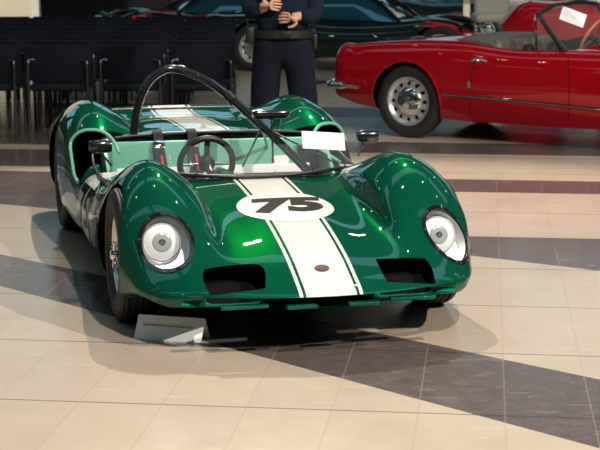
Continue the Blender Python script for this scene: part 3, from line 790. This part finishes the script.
# ================================================================== BACKGROUND CARS
def simple_car(name, loc, rz, label, paint, L=3.9, W=.78, hood=.62, roof=None, cat='car', scale=1.0, stripe=None, open_top=False):
    root = empty(name, loc, rz, label=label, cat=cat)
    def rs(c, e, w, zb=.2, cv=0.0, lo=.40):
        return asec([(0, c), (.2, c), (w * .55, c * .985), (w * .67, (c + e) / 2), (w * .78, e), (w * .92, e * .92), (w, lo), (w * .97, .28), (w * .9, zb + .02)], zb, cv)
    S = [(L * .38 + .0, rs(.40, .40, W * .72, .30, -.25, .36)), (L * .375, rs(.46, .50, W * .84, .26, -.25)), (L * .33, rs(.54, .60, W * .94, .2, -.2)), (L * .22, rs(hood, hood + .06, W)),
         (L * .08, rs(hood + .06, hood + .02, W)), (-L * .1, rs(hood + .07, hood, W * .98)), (-L * .30, rs(hood + .08, hood + .06, W)), (-L * .46, rs(hood + .06, hood + .07, W)), (-L * .58, rs(hood - .01, hood, W * .95, .25, .12)), (-L * .615, rs(hood - .16, hood - .15, W * .85, .32, .15))]
    b = finish('body', loft(S, 60, 4), [paint, paint, 'tan', 'under'], root, smooth=False)
    cs = []; uf, ur = L * .235, -L * .365
    for u in (uf, ur):
        for s in (-1, 1):
            bm = bmesh.new(); lathe(bm, [(s * W * .55, 0), (s * W * .55, .335), (s * 1.1, .335), (s * 1.1, 0)], Matrix.Translation(V(u, 0, .30)), 40); cs.append(cutter(bm, 3))
    if open_top:
        bm = bmesh.new(); prism(bm, [(a - .1 - L * .1, b_) for a, b_ in [(y, x) for x, y in rrect(W * 1.5, 1.1, .25)]], lambda a, b_, d: V(a, b_, d), .3, 1.3); cs.append(cutter(bm, 2))
    tree = bvh_of(b)
    apply_bool(b, cs)
    sharpen(b.data, 36)
    for u in (uf, ur):
        for s in (-1, 1): road_wheel(root, u, s, .30, .17, W - .11)
    if roof:
        zt = roof; bm = bmesh.new(); rows = []
        zz = hood
        for u, z, w in ((L * .10, zz + .02, .56), (L * .02, zt - .10, .50), (-L * .06, zt, .46), (-L * .18, zt - .005, .45), (-L * .32, zt - .12, .44), (-L * .46, zz + .05, .40)):
            ring = [bm.verts.new(V(u, v, z_)) for v, z_ in ((-w * 1.18, zz - .03), (-w * 1.05, (zz + z) / 2), (-w * .8, z - .02), (0, z), (w * .8, z - .02), (w * 1.05, (zz + z) / 2), (w * 1.18, zz - .03))]
            rows.append(ring)
        for a, c in zip(rows, rows[1:]):
            for k in range(6): bm.faces.new((a[k], a[k + 1], c[k + 1], c[k]))
            bm.faces.new((a[6], a[0], c[0], c[6]))
        bm.faces.new(rows[0]); bm.faces.new(rows[-1][::-1]); bmesh.ops.recalc_face_normals(bm, faces=bm.faces)
        ro = finish('cabin_glass', bm, 'blueglass', root, ang=60)
        bm = bmesh.new()
        for s in (-1, 1): tube(bm, [V(L * .10, s * .62, zz + .02), V(L * .02, s * .47, zt - .10), V(-L * .06, s * .40, zt + .003), V(-L * .18, s * .39, zt), V(-L * .32, s * .38, zt - .11), V(-L * .46, s * .36, zz + .06)], .022, 8, smooth_n=4)
        finish('cabin_frame', bm, paint, root)
    if stripe:
        for s in (-1, 1):
            bm = bmesh.new(); pv = None
            P = cr([Vector((0, -u, z)) for u, z in stripe], 8)
            for p in P:
                q = []
                for dz in (-.035, .035):
                    h_ = tree.ray_cast(Vector((s * 1.5, p.y, p.z + dz)), Vector((-s, 0, 0)))
                    if h_[0]: q.append(bm.verts.new(h_[0] + Vector((s * .004, 0, .002))))
                if len(q) < 2:
                    for w_ in q: bm.verts.remove(w_)
                    continue
                if pv: bm.faces.new((pv[0], q[0], q[1], pv[1]))
                pv = q
            finish('side_stripe', bm, 'redstripe', root)
    for s in (-1, 1):
        bm = bmesh.new(); hh = tree.ray_cast(V(3.5, s * W * .62, .50), Vector((0, 1, 0)))
        if hh[0]:
            bmesh.ops.create_uvsphere(bm, u_segments=20, v_segments=10, radius=.085, matrix=Matrix.Translation(hh[0] + Vector((0, .04, 0)))); finish('headlight', bm, 'chrome', root)
    return root
x, y = gnd(205, 60); bgA = simple_car('sports_car', (-1.45, 22.6, 0), radians(-75), 'dark coupe with red stripe behind the black chairs, farthest left', 'darkcar', roof=.95, stripe=[(1.2, .55), (.6, .64), (-.2, .66), (-1.2, .66), (-2.0, .66)])
bgB = simple_car('sports_car', (1.0, 20.4, 0), radians(75), 'dark coupe with curved red stripe behind the standing person', 'darkcar', roof=.98, stripe=[(1.3, .50), (.9, .60), (.2, .66), (-.6, .68), (-1.6, .68)])
bgC = simple_car('sports_car', (2.6, 23.9, 0), radians(40), 'dark glossy coupe beyond the tail of the red roadster', 'darkcar', roof=1.1, hood=.72)
bgD = simple_car('roadster', (4.50, 16.9, 0), radians(75), 'bright red car behind the windscreen of the nearer red roadster', 'red2', hood=.90, roof=None, open_top=False)

# ================================================================== CARDS
def tent_card():
    X, Y = gnd(172, 338); r = empty('placard', (X, Y, 0), radians(-16), label='white folded placard on the floor by the front tyre', cat='sign')
    bm = bmesh.new(); w, hh, d, t = .285, .088, .055, .003
    for q in ([(-w / 2, -d, 0), (w / 2, -d, 0), (w / 2, 0, hh), (-w / 2, 0, hh)], [(-w / 2, 0, hh), (w / 2, 0, hh), (w / 2, d, 0), (-w / 2, d, 0)]):
        bm.faces.new([bm.verts.new(p) for p in q])
    bmesh.ops.remove_doubles(bm, verts=bm.verts, dist=.0001)
    o = finish('card', bm, 'white', r, smooth=False); md = o.modifiers.new('s', 'SOLIDIFY'); md.thickness = t; md.offset = 0
    bm = bmesh.new(); rnd = random.Random(3); xx = -w * .40
    while xx < w * .34:
        ww = rnd.uniform(.008, .02)
        k = .62; zc = hh * k; yc = -d * (1 - k)
        box(bm, (xx + ww / 2, yc - .0024, zc), (ww, .0006, .0085), 0, Matrix.Rotation(-math.atan(d / hh), 3, 'X')); xx += ww + .003
    finish('caption_line', bm, 'grey_print', r, smooth=False)
tent_card()
def info_card(p, rz, tilt, roll, w, h, label):
    r = empty('information_card', p, rz, label=label, cat='sign')
    R = Matrix.Rotation(tilt, 3, 'X') @ Matrix.Rotation(roll, 3, 'Y')
    bm = bmesh.new(); box(bm, (0, 0, 0), (w, .003, h), 0, R); finish('card', bm, 'white', r, smooth=False)
    bm = bmesh.new()
    for k in range(4): box(bm, R @ Vector((-w * .12, -.0022, h * (.28 - .13 * k))), (w * .5, .0006, h * .02), 0, R)
    finish('printed_lines', bm, 'grey_print', r, smooth=False)
W1 = world_xf(car)
info_card(W1 @ V(-.98, .435, .612), CYAW - .05, radians(-58), radians(7), .21, .135, 'white information card behind the windscreen of the green race car')
W2 = world_xf(alfa)
cX, cY = gnd(573, 17, 1.0)
info_card((cX, cY, 1.0), radians(10), radians(-35), radians(25), .20, .13, 'white information card inside the windscreen of the red roadster')

# ================================================================== CHAIRS
def make_chair():
    r = empty('chair')
    bm = bmesh.new(); box(bm, (0, 0, .43), (.46, .44, .05), .02)
    for v in bm.verts:
        v.co.z -= .03 * (v.co.x / .23) ** 2 * -1 + .02 * (1 if v.co.y < -.1 else 0)
    finish('seat', bm, 'chair', r)
    bm = bmesh.new(); vs = []
    rows = []
    for i in range(9):
        t = i / 8; x = -.262 + .524 * t; c = .035 * (2 * t - 1) ** 2
        rows.append([bm.verts.new((x, y_ + c, z)) for y_, z in ((-.20, .50), (-.222, .56), (-.25, .70), (-.258, .765), (-.24, .775), (-.228, .765), (-.20, .56), (-.178, .50))])
    for a, b in zip(rows, rows[1:]):
        for k in range(8): bm.faces.new((a[k], a[(k + 1) % 8], b[(k + 1) % 8], b[k]))
    bm.faces.new(rows[0]); bm.faces.new(rows[-1][::-1]); bmesh.ops.recalc_face_normals(bm, faces=bm.faces)
    finish('backrest', bm, 'chair', r, ang=50)
    for sx in (-1, 1):
        bm = bmesh.new(); tube(bm, [(sx * .235, -.25, 0), (sx * .235, -.235, .40), (sx * .235, -.245, .62), (sx * .225, -.235, .655), (sx * .18, -.225, .66)], .0125, 8, smooth_n=3); finish('leg', bm, 'chairleg', r)
        bm = bmesh.new(); tube(bm, [(sx * .225, .22, 0), (sx * .225, .20, .40), (sx * .225, .17, .42), (sx * .23, -.23, .42)], .0125, 8, smooth_n=3); finish('leg', bm, 'chairleg', r)
    return r
ch0 = make_chair(); used = False
rows_y = [13.0 + .74 * k for k in range(8)]
ORD = ['front', 'second', 'third', 'fourth', 'fifth', 'sixth', 'seventh', 'eighth', 'rearmost']
for k, yy in enumerate(rows_y):
    pitch = .575; x0 = -2.215 + .575 / 2 - .03 * k
    xs = [x0 + pitch * j for j in range(-3, 8)]
    n = 0
    for x in xs:
        px = 300 + F * x / (yy * cos(PITCH) + .9 * sin(PITCH))
        if px < -26 or px > (268 if k < 1 else 262 if k < 3 else 250): continue
        c = ch0 if not used else copy_tree(ch0); used = True
        c.location = (x + random.uniform(-.01, .01), yy, 0); c.rotation_euler = (0, 0, random.uniform(-.03, .03))
        n += 1; w = ['first', 'second', 'third', 'fourth', 'fifth', 'sixth', 'seventh', 'eighth', 'ninth'][n - 1]
        tag(c, 'black fabric chair, %s from the left in the %s row%s' % (w, 'nearest' if k == 0 else ORD[k], '' if k == 0 else ' back'), 'chair', 'black chairs in rows behind the green car')

# ================================================================== PERSON
def skin_obj(name, pts, edges, rad, m, parent, sub=2, root=0):
    me = bpy.data.meshes.new(name); me.from_pydata([Vector(p) for p in pts], edges, []); me.materials.append(M[m])
    o = bpy.data.objects.new(name, me); COL.objects.link(o); o.parent = parent
    md = o.modifiers.new('skin', 'SKIN'); md.use_smooth_shade = True
    for i, r in enumerate(rad):
        rr = r if isinstance(r, tuple) else (r, r)
        me.skin_vertices[0].data[i].radius = rr
    me.skin_vertices[0].data[root].use_root = True
    o.modifiers.new('sub', 'SUBSURF').levels = sub; o.modifiers[-1].render_levels = sub
    dg = bpy.context.evaluated_depsgraph_get(); dg.update()
    m2 = bpy.data.meshes.new_from_object(o.evaluated_get(dg)); o.modifiers.clear(); o.data = m2
    for p in m2.polygons: p.use_smooth = True
    return o
def person():
    X, Y = -.115, 10.7
    r = empty('person', (X, Y, 0), 0, label='person in dark navy shirt and trousers standing with hands at chest', cat='person')
    # body (skin) : continuous figure, faces the camera (-Y)
    P = [(0, 0, .93), (0, .01, 1.08), (0, .015, 1.25), (0, .01, 1.42), (0, .0, 1.52), (0, -.01, 1.60), (0, -.015, 1.68), (0, -.005, 1.76),
         (-.17, 0, 1.42), (-.20, .02, 1.25), (-.205, -.03, 1.12), (-.10, -.16, 1.16),
         (.17, 0, 1.42), (.20, .02, 1.25), (.205, -.03, 1.10), (.06, -.17, 1.10),
         (-.10, 0, .86), (-.125, -.01, .50), (-.14, .02, .09), (-.15, -.10, .05),
         (.10, 0, .86), (.145, -.01, .50), (.18, .02, .09), (.20, -.10, .05)]
    E = [(0, 1), (1, 2), (2, 3), (3, 4), (4, 5), (5, 6), (6, 7), (3, 8), (8, 9), (9, 10), (10, 11), (3, 12), (12, 13), (13, 14), (14, 15), (0, 16), (16, 17), (17, 18), (18, 19), (0, 20), (20, 21), (21, 22), (22, 23)]
    Rr = [(.15, .11), (.14, .10), (.16, .11), (.12, .085), (.055, .055), (.07, .08), (.08, .095), (.06, .07), .05, .045, .04, .026, .06, .045, .04, .026, .085, .055, .035, .03, .085, .055, .035, .03]
    skin_obj('body', P, E, Rr, 'skin', r)
    # shirt
    P2 = [(0, 0, .90), (0, .0, 1.08), (0, .01, 1.25), (0, .01, 1.42), (0, .0, 1.47), (-.18, 0, 1.42), (-.215, .02, 1.24), (-.212, -.05, 1.12), (-.15, -.14, 1.155), (.18, 0, 1.42), (.215, .02, 1.24), (.212, -.05, 1.10), (.125, -.15, 1.10)]
    E2 = [(0, 1), (1, 2), (2, 3), (3, 4), (3, 5), (5, 6), (6, 7), (7, 8), (3, 9), (9, 10), (10, 11), (11, 12)]
    R2 = [(.17, .12), (.20, .145), (.20, .14), (.175, .125), (.085, .085), .088, .070, .062, .042, .075, .068, .062, .042]
    skin_obj('shirt', P2, E2, R2, 'shirt', r)
    P3 = [(0, 0, .93), (-.10, 0, .86), (-.125, -.01, .50), (-.145, .015, .08), (.10, 0, .86), (.145, -.01, .50), (.185, .015, .08), (0, 0, 1.06)]
    E3 = [(0, 1), (1, 2), (2, 3), (0, 4), (4, 5), (5, 6), (0, 7)]
    skin_obj('trousers', P3, E3, [(.19, .14), (.12, .12), (.10, .10), .085, (.12, .12), (.10, .10), .085, (.185, .135)], 'trouser', r)
    for sx, fx in ((-1, -.15), (1, .19)):
        skin_obj('shoe', [(fx, .03, .055), (fx + .01 * sx, -.08, .045), (fx + .02 * sx, -.17, .035)], [(0, 1), (1, 2)], [.055, .05, .04], 'leather', r)
    # belt
    bm = bmesh.new(); n = 40; pr = []
    for zz, rr in ((.955, 1.0), (.955, 1.05), (1.005, 1.05), (1.005, 1.0)):
        pr.append([bm.verts.new((.205 * rr * cos(2 * pi * k / n), .155 * rr * sin(2 * pi * k / n), zz)) for k in range(n)])
    for i in range(4):
        a, b = pr[i], pr[(i + 1) % 4]
        for k in range(n): bm.faces.new((a[k], a[(k + 1) % n], b[(k + 1) % n], b[k]))
    bmesh.ops.recalc_face_normals(bm, faces=bm.faces); belt = finish('belt', bm, 'leather', r)
    bm = bmesh.new(); box(bm, (.02, -.166, .98), (.07, .012, .042), .004); finish('buckle', bm, 'black', belt)
    bm = bmesh.new(); box(bm, (-.215, -.06, .975), (.06, .045, .11), .012); tube(bm, [(-.23, -.06, 1.02), (-.235, -.06, 1.10)], .006); finish('radio', bm, 'leather', belt)
    bm = bmesh.new(); box(bm, (.215, -.02, .93), (.03, .06, .09), .008); finish('pouch', bm, 'leather', belt)
    # hands
    def hand(w, d, up, sz, name):
        w = Vector(w); d = Vector(d).normalized(); up = Vector(up).normalized(); side = d.cross(up).normalized()
        P = [w, w + d * .05 * sz, w + d * .085 * sz]; E = [(0, 1), (1, 2)]; R = [(.022, .018), (.034, .016), (.036, .014)]
        for k, (o_, ln) in enumerate(((-.030, .068), (-.010, .078), (.011, .072), (.030, .056))):
            b = len(P)
            P += [w + d * .080 * sz + side * o_ * .9, w + d * (.088 + ln * .45) * sz + side * o_ - up * .012, w + d * (.088 + ln * .8) * sz + side * o_ - up * .035]
            E += [(2, b), (b, b + 1), (b + 1, b + 2)]; R += [.0095, .0085, .007]
        b = len(P); P += [w + d * .025 + side * -.036, w + d * .055 + side * -.058 - up * .006, w + d * .085 + side * -.060 - up * .018]
        E += [(1, b), (b, b + 1), (b + 1, b + 2)]; R += [.012, .0105, .008]
        skin_obj(name, P, E, R, 'skin', r)
    hand((-.15, -.175, 1.175), (1, -.15, .0), (0, -1, .2), 1.0, 'hand'); hand((.12, -.185, 1.09), (-1, -.1, .05), (0, -1, .2), 1.0, 'hand')
    # face
    bm = bmesh.new()
    bmesh.ops.create_uvsphere(bm, u_segments=24, v_segments=14, radius=1, matrix=Matrix.Translation((0, .012, 1.725)) @ Matrix.Diagonal((.088, .105, .095, 1)))
    bmesh.ops.delete(bm, geom=[v for v in bm.verts if v.co.y < -.045 and v.co.z < 1.74], context='VERTS'); finish('hair', bm, 'hair', r)
    for sx in (-1, 1):
        bm = bmesh.new(); bmesh.ops.create_uvsphere(bm, u_segments=14, v_segments=8, radius=.012, matrix=Matrix.Translation((sx * .032, -.088, 1.665))); eye = finish('eye', bm, 'white', r)
        bm = bmesh.new(); bmesh.ops.create_uvsphere(bm, u_segments=10, v_segments=6, radius=.0058, matrix=Matrix.Translation((sx * .032, -.0965, 1.665))); finish('iris', bm, 'hair', eye)
        bm = bmesh.new(); bmesh.ops.create_uvsphere(bm, u_segments=12, v_segments=8, radius=1, matrix=Matrix.Translation((sx * .082, .0, 1.655)) @ Matrix.Diagonal((.010, .02, .032, 1))); finish('ear', bm, 'skin', r)
    bm = bmesh.new(); tube(bm, [(0, -.092, 1.67), (0, -.108, 1.64), (0, -.105, 1.625)], [.008, .014, .012], 10); finish('nose', bm, 'skin', r)
    bm = bmesh.new(); tube(bm, [(-.024, -.09, 1.595), (0, -.097, 1.593), (.024, -.09, 1.595)], [.004, .007, .004], 8); finish('mouth', bm, 'redprint', r)
person()

# ================================================================== BACKGROUND FURNITURE
X, Y = gnd(313, 83)
sp = empty('stanchion_post', (X, Y, 0), 0, label='thin black stanchion post on the floor right of the person', cat='post')
bm = bmesh.new(); lathe(bm, [(0, 0), (0, .15), (.02, .15), (.035, .05), (.04, 0)], Matrix.Rotation(-pi / 2, 4, 'Y'), 30); finish('base', bm, 'black', sp)
bm = bmesh.new(); tube(bm, [(0, 0, .03), (0, 0, .95)], .022, 12); finish('pole', bm, 'black', sp)
bm = bmesh.new(); bmesh.ops.create_uvsphere(bm, u_segments=16, v_segments=10, radius=.035, matrix=Matrix.Translation((0, 0, .97))); finish('finial', bm, 'chrome', sp)

# cream armchair and tall table behind roadster
def cream_chair(x, y, rz, label, s=1.0):
    r = empty('cream_chair', (x, y, 0), rz, label=label, cat='chair')
    bm = bmesh.new(); box(bm, (0, 0, .72), (.50, .48, .10), .04); finish('seat', bm, 'beige_fab', r)
    bm = bmesh.new(); box(bm, (0, .20, 1.02), (.42, .10, .60), .05); finish('backrest', bm, 'beige_fab', r)
    for sx in (-1, 1):
        for sy in (-1, 1):
            bm = bmesh.new(); tube(bm, [(sx * .20, sy * .19, .70), (sx * .23, sy * .22, 0)], .014, 8); finish('leg', bm, 'chrome', r)
    return r
cream_chair(2.28, 18.9, .05, 'tall cream padded chair with metal legs beyond the red roadster, left one')
cream_chair(2.92, 18.95, -.05, 'tall cream padded chair with metal legs beyond the red roadster, right one')

# ================================================================== SETTING
def struct(name, bm, m, smooth=False):
    o = finish(name, bm, m, smooth=smooth); o['kind'] = 'structure'; return o
fl = mat('polished_stone_floor', (.6, .5, .4), .22); t = NT(fl)
vec, (x, y, z) = t.xyz()
A = radians(-6.6); TW, TD = .293, .836
# rotated tile coords
ct, sn = cos(radians(6.6)), sin(radians(6.6))
tx = t.math('SUBTRACT', t.math('MULTIPLY', x, ct), t.math('MULTIPLY', y, sn))
ty = t.math('ADD', t.math('MULTIPLY', x, sn), t.math('MULTIPLY', y, ct))
gx, gy = gnd(503, 357); ox = gx * ct - gy * sn
gx, gy = gnd(500, 306); oy = gx * sn + gy * ct
ux = t.math('DIVIDE', t.math('SUBTRACT', tx, ox - 100 * TW), TW); uy = t.math('DIVIDE', t.math('SUBTRACT', ty, oy - 40 * TD), TD)
ix = t.math('FLOOR', ux); iy = t.math('FLOOR', uy); fx = t.math('FRACT', ux); fy = t.math('FRACT', uy)
cx = t.node('ShaderNodeCombineXYZ'); t.l.new(ix, cx.inputs[0]); t.l.new(iy, cx.inputs[1])
wn = t.node('ShaderNodeTexWhiteNoise', noise_dimensions='2D'); t.l.new(cx.outputs[0], wn.inputs['Vector'])
def edge(f, w):  # 1 near 0 or 1
    d = t.math('MINIMUM', f, t.math('SUBTRACT', 1.0, f)); return t.math('LESS_THAN', d, w)
joint_y = edge(fy, .0065); joint_x = edge(fx, .010)
n1 = t.noise(vec, 2.2, 6, .6); n2 = t.noise(vec, 14, 5, .65)
mp = t.node('ShaderNodeMapping'); mp.inputs['Scale'].default_value = (1.2, 5, 1); mp.inputs['Rotation'].default_value = (0, 0, .5); t.l.new(vec, mp.inputs['Vector'])
n3 = t.noise(mp.outputs[0], 3, 8, .7)
lightc = t.mix(n1[0], (.36, .285, .215), (.58, .48, .385))
lightc = t.mix(t.math('MULTIPLY', wn.outputs[0], .35), lightc, (.52, .41, .31))
vein = t.math('MULTIPLY', t.math('GREATER_THAN', n3[0], .62), .25); lightc = t.mix(vein, lightc, (.66, .59, .52))
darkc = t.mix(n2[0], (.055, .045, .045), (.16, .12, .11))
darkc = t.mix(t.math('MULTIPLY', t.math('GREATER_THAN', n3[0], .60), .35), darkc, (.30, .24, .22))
def hp_(x0, y0, x1, y1, above=True):
    """1 on far side (greater Y) of the line through the two ground points"""
    k = (y1 - y0) / (x1 - x0); ln = t.math('ADD', t.math('MULTIPLY', x, k), y0 - k * x0)
    return t.math('GREATER_THAN', y, ln) if above else t.math('LESS_THAN', y, ln)
def band(lo, hi, xl=None, xh=None):
    m_ = t.math('MULTIPLY', hp_(*lo, True), hp_(*hi, False))
    if xl is not None: m_ = t.math('MULTIPLY', m_, t.math('GREATER_THAN', x, xl))
    if xh is not None: m_ = t.math('MULTIPLY', m_, t.math('LESS_THAN', x, xh))
    return m_
def jl(Y0, x=1.0, dx=1.0): return (x, Y0, x + dx, Y0 - .1157 * dx)
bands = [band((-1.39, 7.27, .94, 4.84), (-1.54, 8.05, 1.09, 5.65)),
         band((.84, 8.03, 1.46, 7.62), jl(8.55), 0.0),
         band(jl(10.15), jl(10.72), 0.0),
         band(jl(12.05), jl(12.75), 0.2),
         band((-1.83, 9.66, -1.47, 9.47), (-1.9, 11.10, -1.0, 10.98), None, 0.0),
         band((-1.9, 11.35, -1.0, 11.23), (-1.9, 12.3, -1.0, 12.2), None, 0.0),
         band((-1.9, 12.6, -1.0, 12.5), (-1.9, 16, -1.0, 15.9), None, 0.0),  # chair-row shadow painted into the floor as a dark band
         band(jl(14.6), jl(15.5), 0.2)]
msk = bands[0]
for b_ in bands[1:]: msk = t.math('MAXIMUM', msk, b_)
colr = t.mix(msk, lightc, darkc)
jc = t.mix(msk, (.16, .10, .08), (.04, .035, .035))
colr = t.mix(t.math('MULTIPLY', joint_y, .85), colr, jc)
jc2 = t.mix(msk, (.36, .26, .20), (.30, .25, .23)); colr = t.mix(t.math('MULTIPLY', joint_x, .38), colr, jc2)
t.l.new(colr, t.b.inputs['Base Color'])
t.l.new(t.math('ADD', .16, t.math('MULTIPLY', n2[0], .12)), t.b.inputs['Roughness'])
HX0, HX1, HY0, HY1, HZ = -13, 13, -10, 27, 6.5
bm = bmesh.new(); box(bm, ((HX0 + HX1) / 2, (HY0 + HY1) / 2, -.05), (HX1 - HX0, HY1 - HY0, .1)); struct('floor', bm, fl)
bm = bmesh.new()
for z0, z1 in ((0, 2.6), (5.6, HZ)): box(bm, (0, HY1 + .1, (z0 + z1) / 2), (HX1 - HX0, .2, z1 - z0))
NW = 8; WW = (HX1 - HX0) / NW
for k in range(NW + 1): box(bm, (HX0 + k * WW, HY1 + .1, 4.1), (.5, .2, 3.0))
struct('wall_back', bm, 'wall_dark')
for k in range(NW):  # unseen windows, added so the car paint picks up cyan sky reflections
    bm = bmesh.new(); xc = HX0 + (k + .5) * WW
    for zz in (2.64, 4.1, 5.56): box(bm, (xc, HY1 + .06, zz), (WW - .5, .08, .08))
    for dx in (-.5, 0, .5): box(bm, (xc + dx * (WW - .58), HY1 + .06, 4.1), (.08, .08, 2.96))
    wf_ = struct('window_%d' % (k + 1), bm, 'black')
    bm = bmesh.new(); vs_ = [bm.verts.new((xc + a * (WW - .5) / 2, HY1 + .07, 4.1 + b * 1.5)) for a, b in ((-1, -1), (1, -1), (1, 1), (-1, 1))]; bm.faces.new(vs_)
    finish('window_glass', bm, 'pane', wf_, smooth=False)
bm = bmesh.new(); box(bm, (HX0 - .1, (HY0 + HY1) / 2, HZ / 2), (.2, HY1 - HY0, HZ)); struct('wall_left', bm, 'wall_mid')
bm = bmesh.new(); box(bm, (HX1 + .1, (HY0 + HY1) / 2, HZ / 2), (.2, HY1 - HY0, HZ)); struct('wall_right', bm, 'wall_mid')
bm = bmesh.new(); box(bm, (0, HY0 - .1, HZ / 2), (HX1 - HX0, .2, HZ)); struct('wall_front', bm, 'wall_mid')
# ceiling : opaque slab ring with beams and unseen bays opened to let sky light in
bm = bmesh.new()
for y0, y1 in ((-10, -7), (-5.5, -1), (.5, 5), (6.5, 11), (12.5, 17), (18.5, 27)): box(bm, (0, (y0 + y1) / 2, HZ + .15), (26, y1 - y0, .3))
for xx in (-11, -3.5, 3.5, 11): box(bm, (xx, 8.5, HZ + .15), (2.0 if abs(xx) > 5 else .5, 37, .3))
struct('ceiling', bm, 'ceil')
# cream screen at far left, pale wall and column at right
x, y = -4.6, 24.0
bm = bmesh.new(); box(bm, (-5.64, 24.5, 1.95), (3.15, .12, 2.95)); struct('wall_screen', bm, 'wall_cream')
bm = bmesh.new(); box(bm, (-4.01, 24.48, 1.95), (.12, .16, 2.95)); struct('trim_screen', bm, 'wall_white')
bm = bmesh.new(); box(bm, (5.3, 24.0, 1.6), (5.2, .3, 3.2)); struct('wall_pale', bm, 'wall_white')
bm = bmesh.new(); box(bm, (2.32, 22.5, 1.6), (.09, .09, 3.2)); struct('trim_column', bm, 'wall_cream')
bm = bmesh.new(); box(bm, (2.35, 22.4, .93), (1.0, .06, .05)); struct('trim_rail', bm, 'teal')

# ================================================================== LIGHT
w = bpy.data.worlds.new('world'); SC.world = w; w.use_nodes = True
w.node_tree.nodes['Background'].inputs[0].default_value = (.34, .66, .82, 1); w.node_tree.nodes['Background'].inputs[1].default_value = .85
def aim(o, tgt): o.rotation_euler = (Vector(tgt) - Vector(o.location)).to_track_quat('-Z', 'Y').to_euler()
def spot(loc, tgt, e, ang, size, col=(1, .90, .78), blend=.35):
    l = bpy.data.lights.new('spot', 'SPOT'); l.energy = e; l.spot_size = radians(ang); l.spot_blend = blend; l.shadow_soft_size = size; l.color = col
    o = bpy.data.objects.new('spot_light', l); COL.objects.link(o); o.location = loc; aim(o, tgt); return o
spot((-.6, 13.1, 6.2), (0.2, 6.5, 0), 1700, 75, .05)
spot((5.6, 1.9, 6.2), (-.2, 7.0, 0), 2300, 75, .06)
spot((1.5, 2.0, 6.2), (1.5, 8.0, 0), 1300, 90, .08)  # added front fill, brightens the placard and car front
spot((4.5, 9.0, 6.2), (1.8, 13.2, .5), 500, 80, .15)
spot((-6.0, 19.5, 6.2), (-5.8, 24.4, .9), 1500, 70, .2); spot((4.2, 19.5, 6.2), (4.2, 23.8, .6), 1300, 70, .2)  # added washes to brighten the far screen and pale wall
# ceiling downlights (fixtures)
def lamp_fixture(x, y, label):
    r = empty('ceiling_spotlight', (x, y, HZ), 0, label=label, cat='lamp')
    bm = bmesh.new(); lathe(bm, [(0, .0), (0, .10), (.16, .10), (.16, .085), (.02, .08)], Matrix.Rotation(pi / 2, 4, 'Y'), 24); finish('lamp_housing', bm, 'black', r)
    bm = bmesh.new(); lathe(bm, [(.15, 0), (.15, .083)], Matrix.Rotation(pi / 2, 4, 'Y'), 24); finish('bulb', bm, 'lamp', r)
    return r
i = 0
for yy in (3.5, 9.5, 15.5):
    for xx in (-8, -5.5, -1.8, 1.8, 5.5, 8):
        lf = lamp_fixture(xx, yy, 'round black ceiling spotlight recessed high above the show floor'); lf['group'] = 'ceiling spotlights'
bpy.context.view_layer.update()
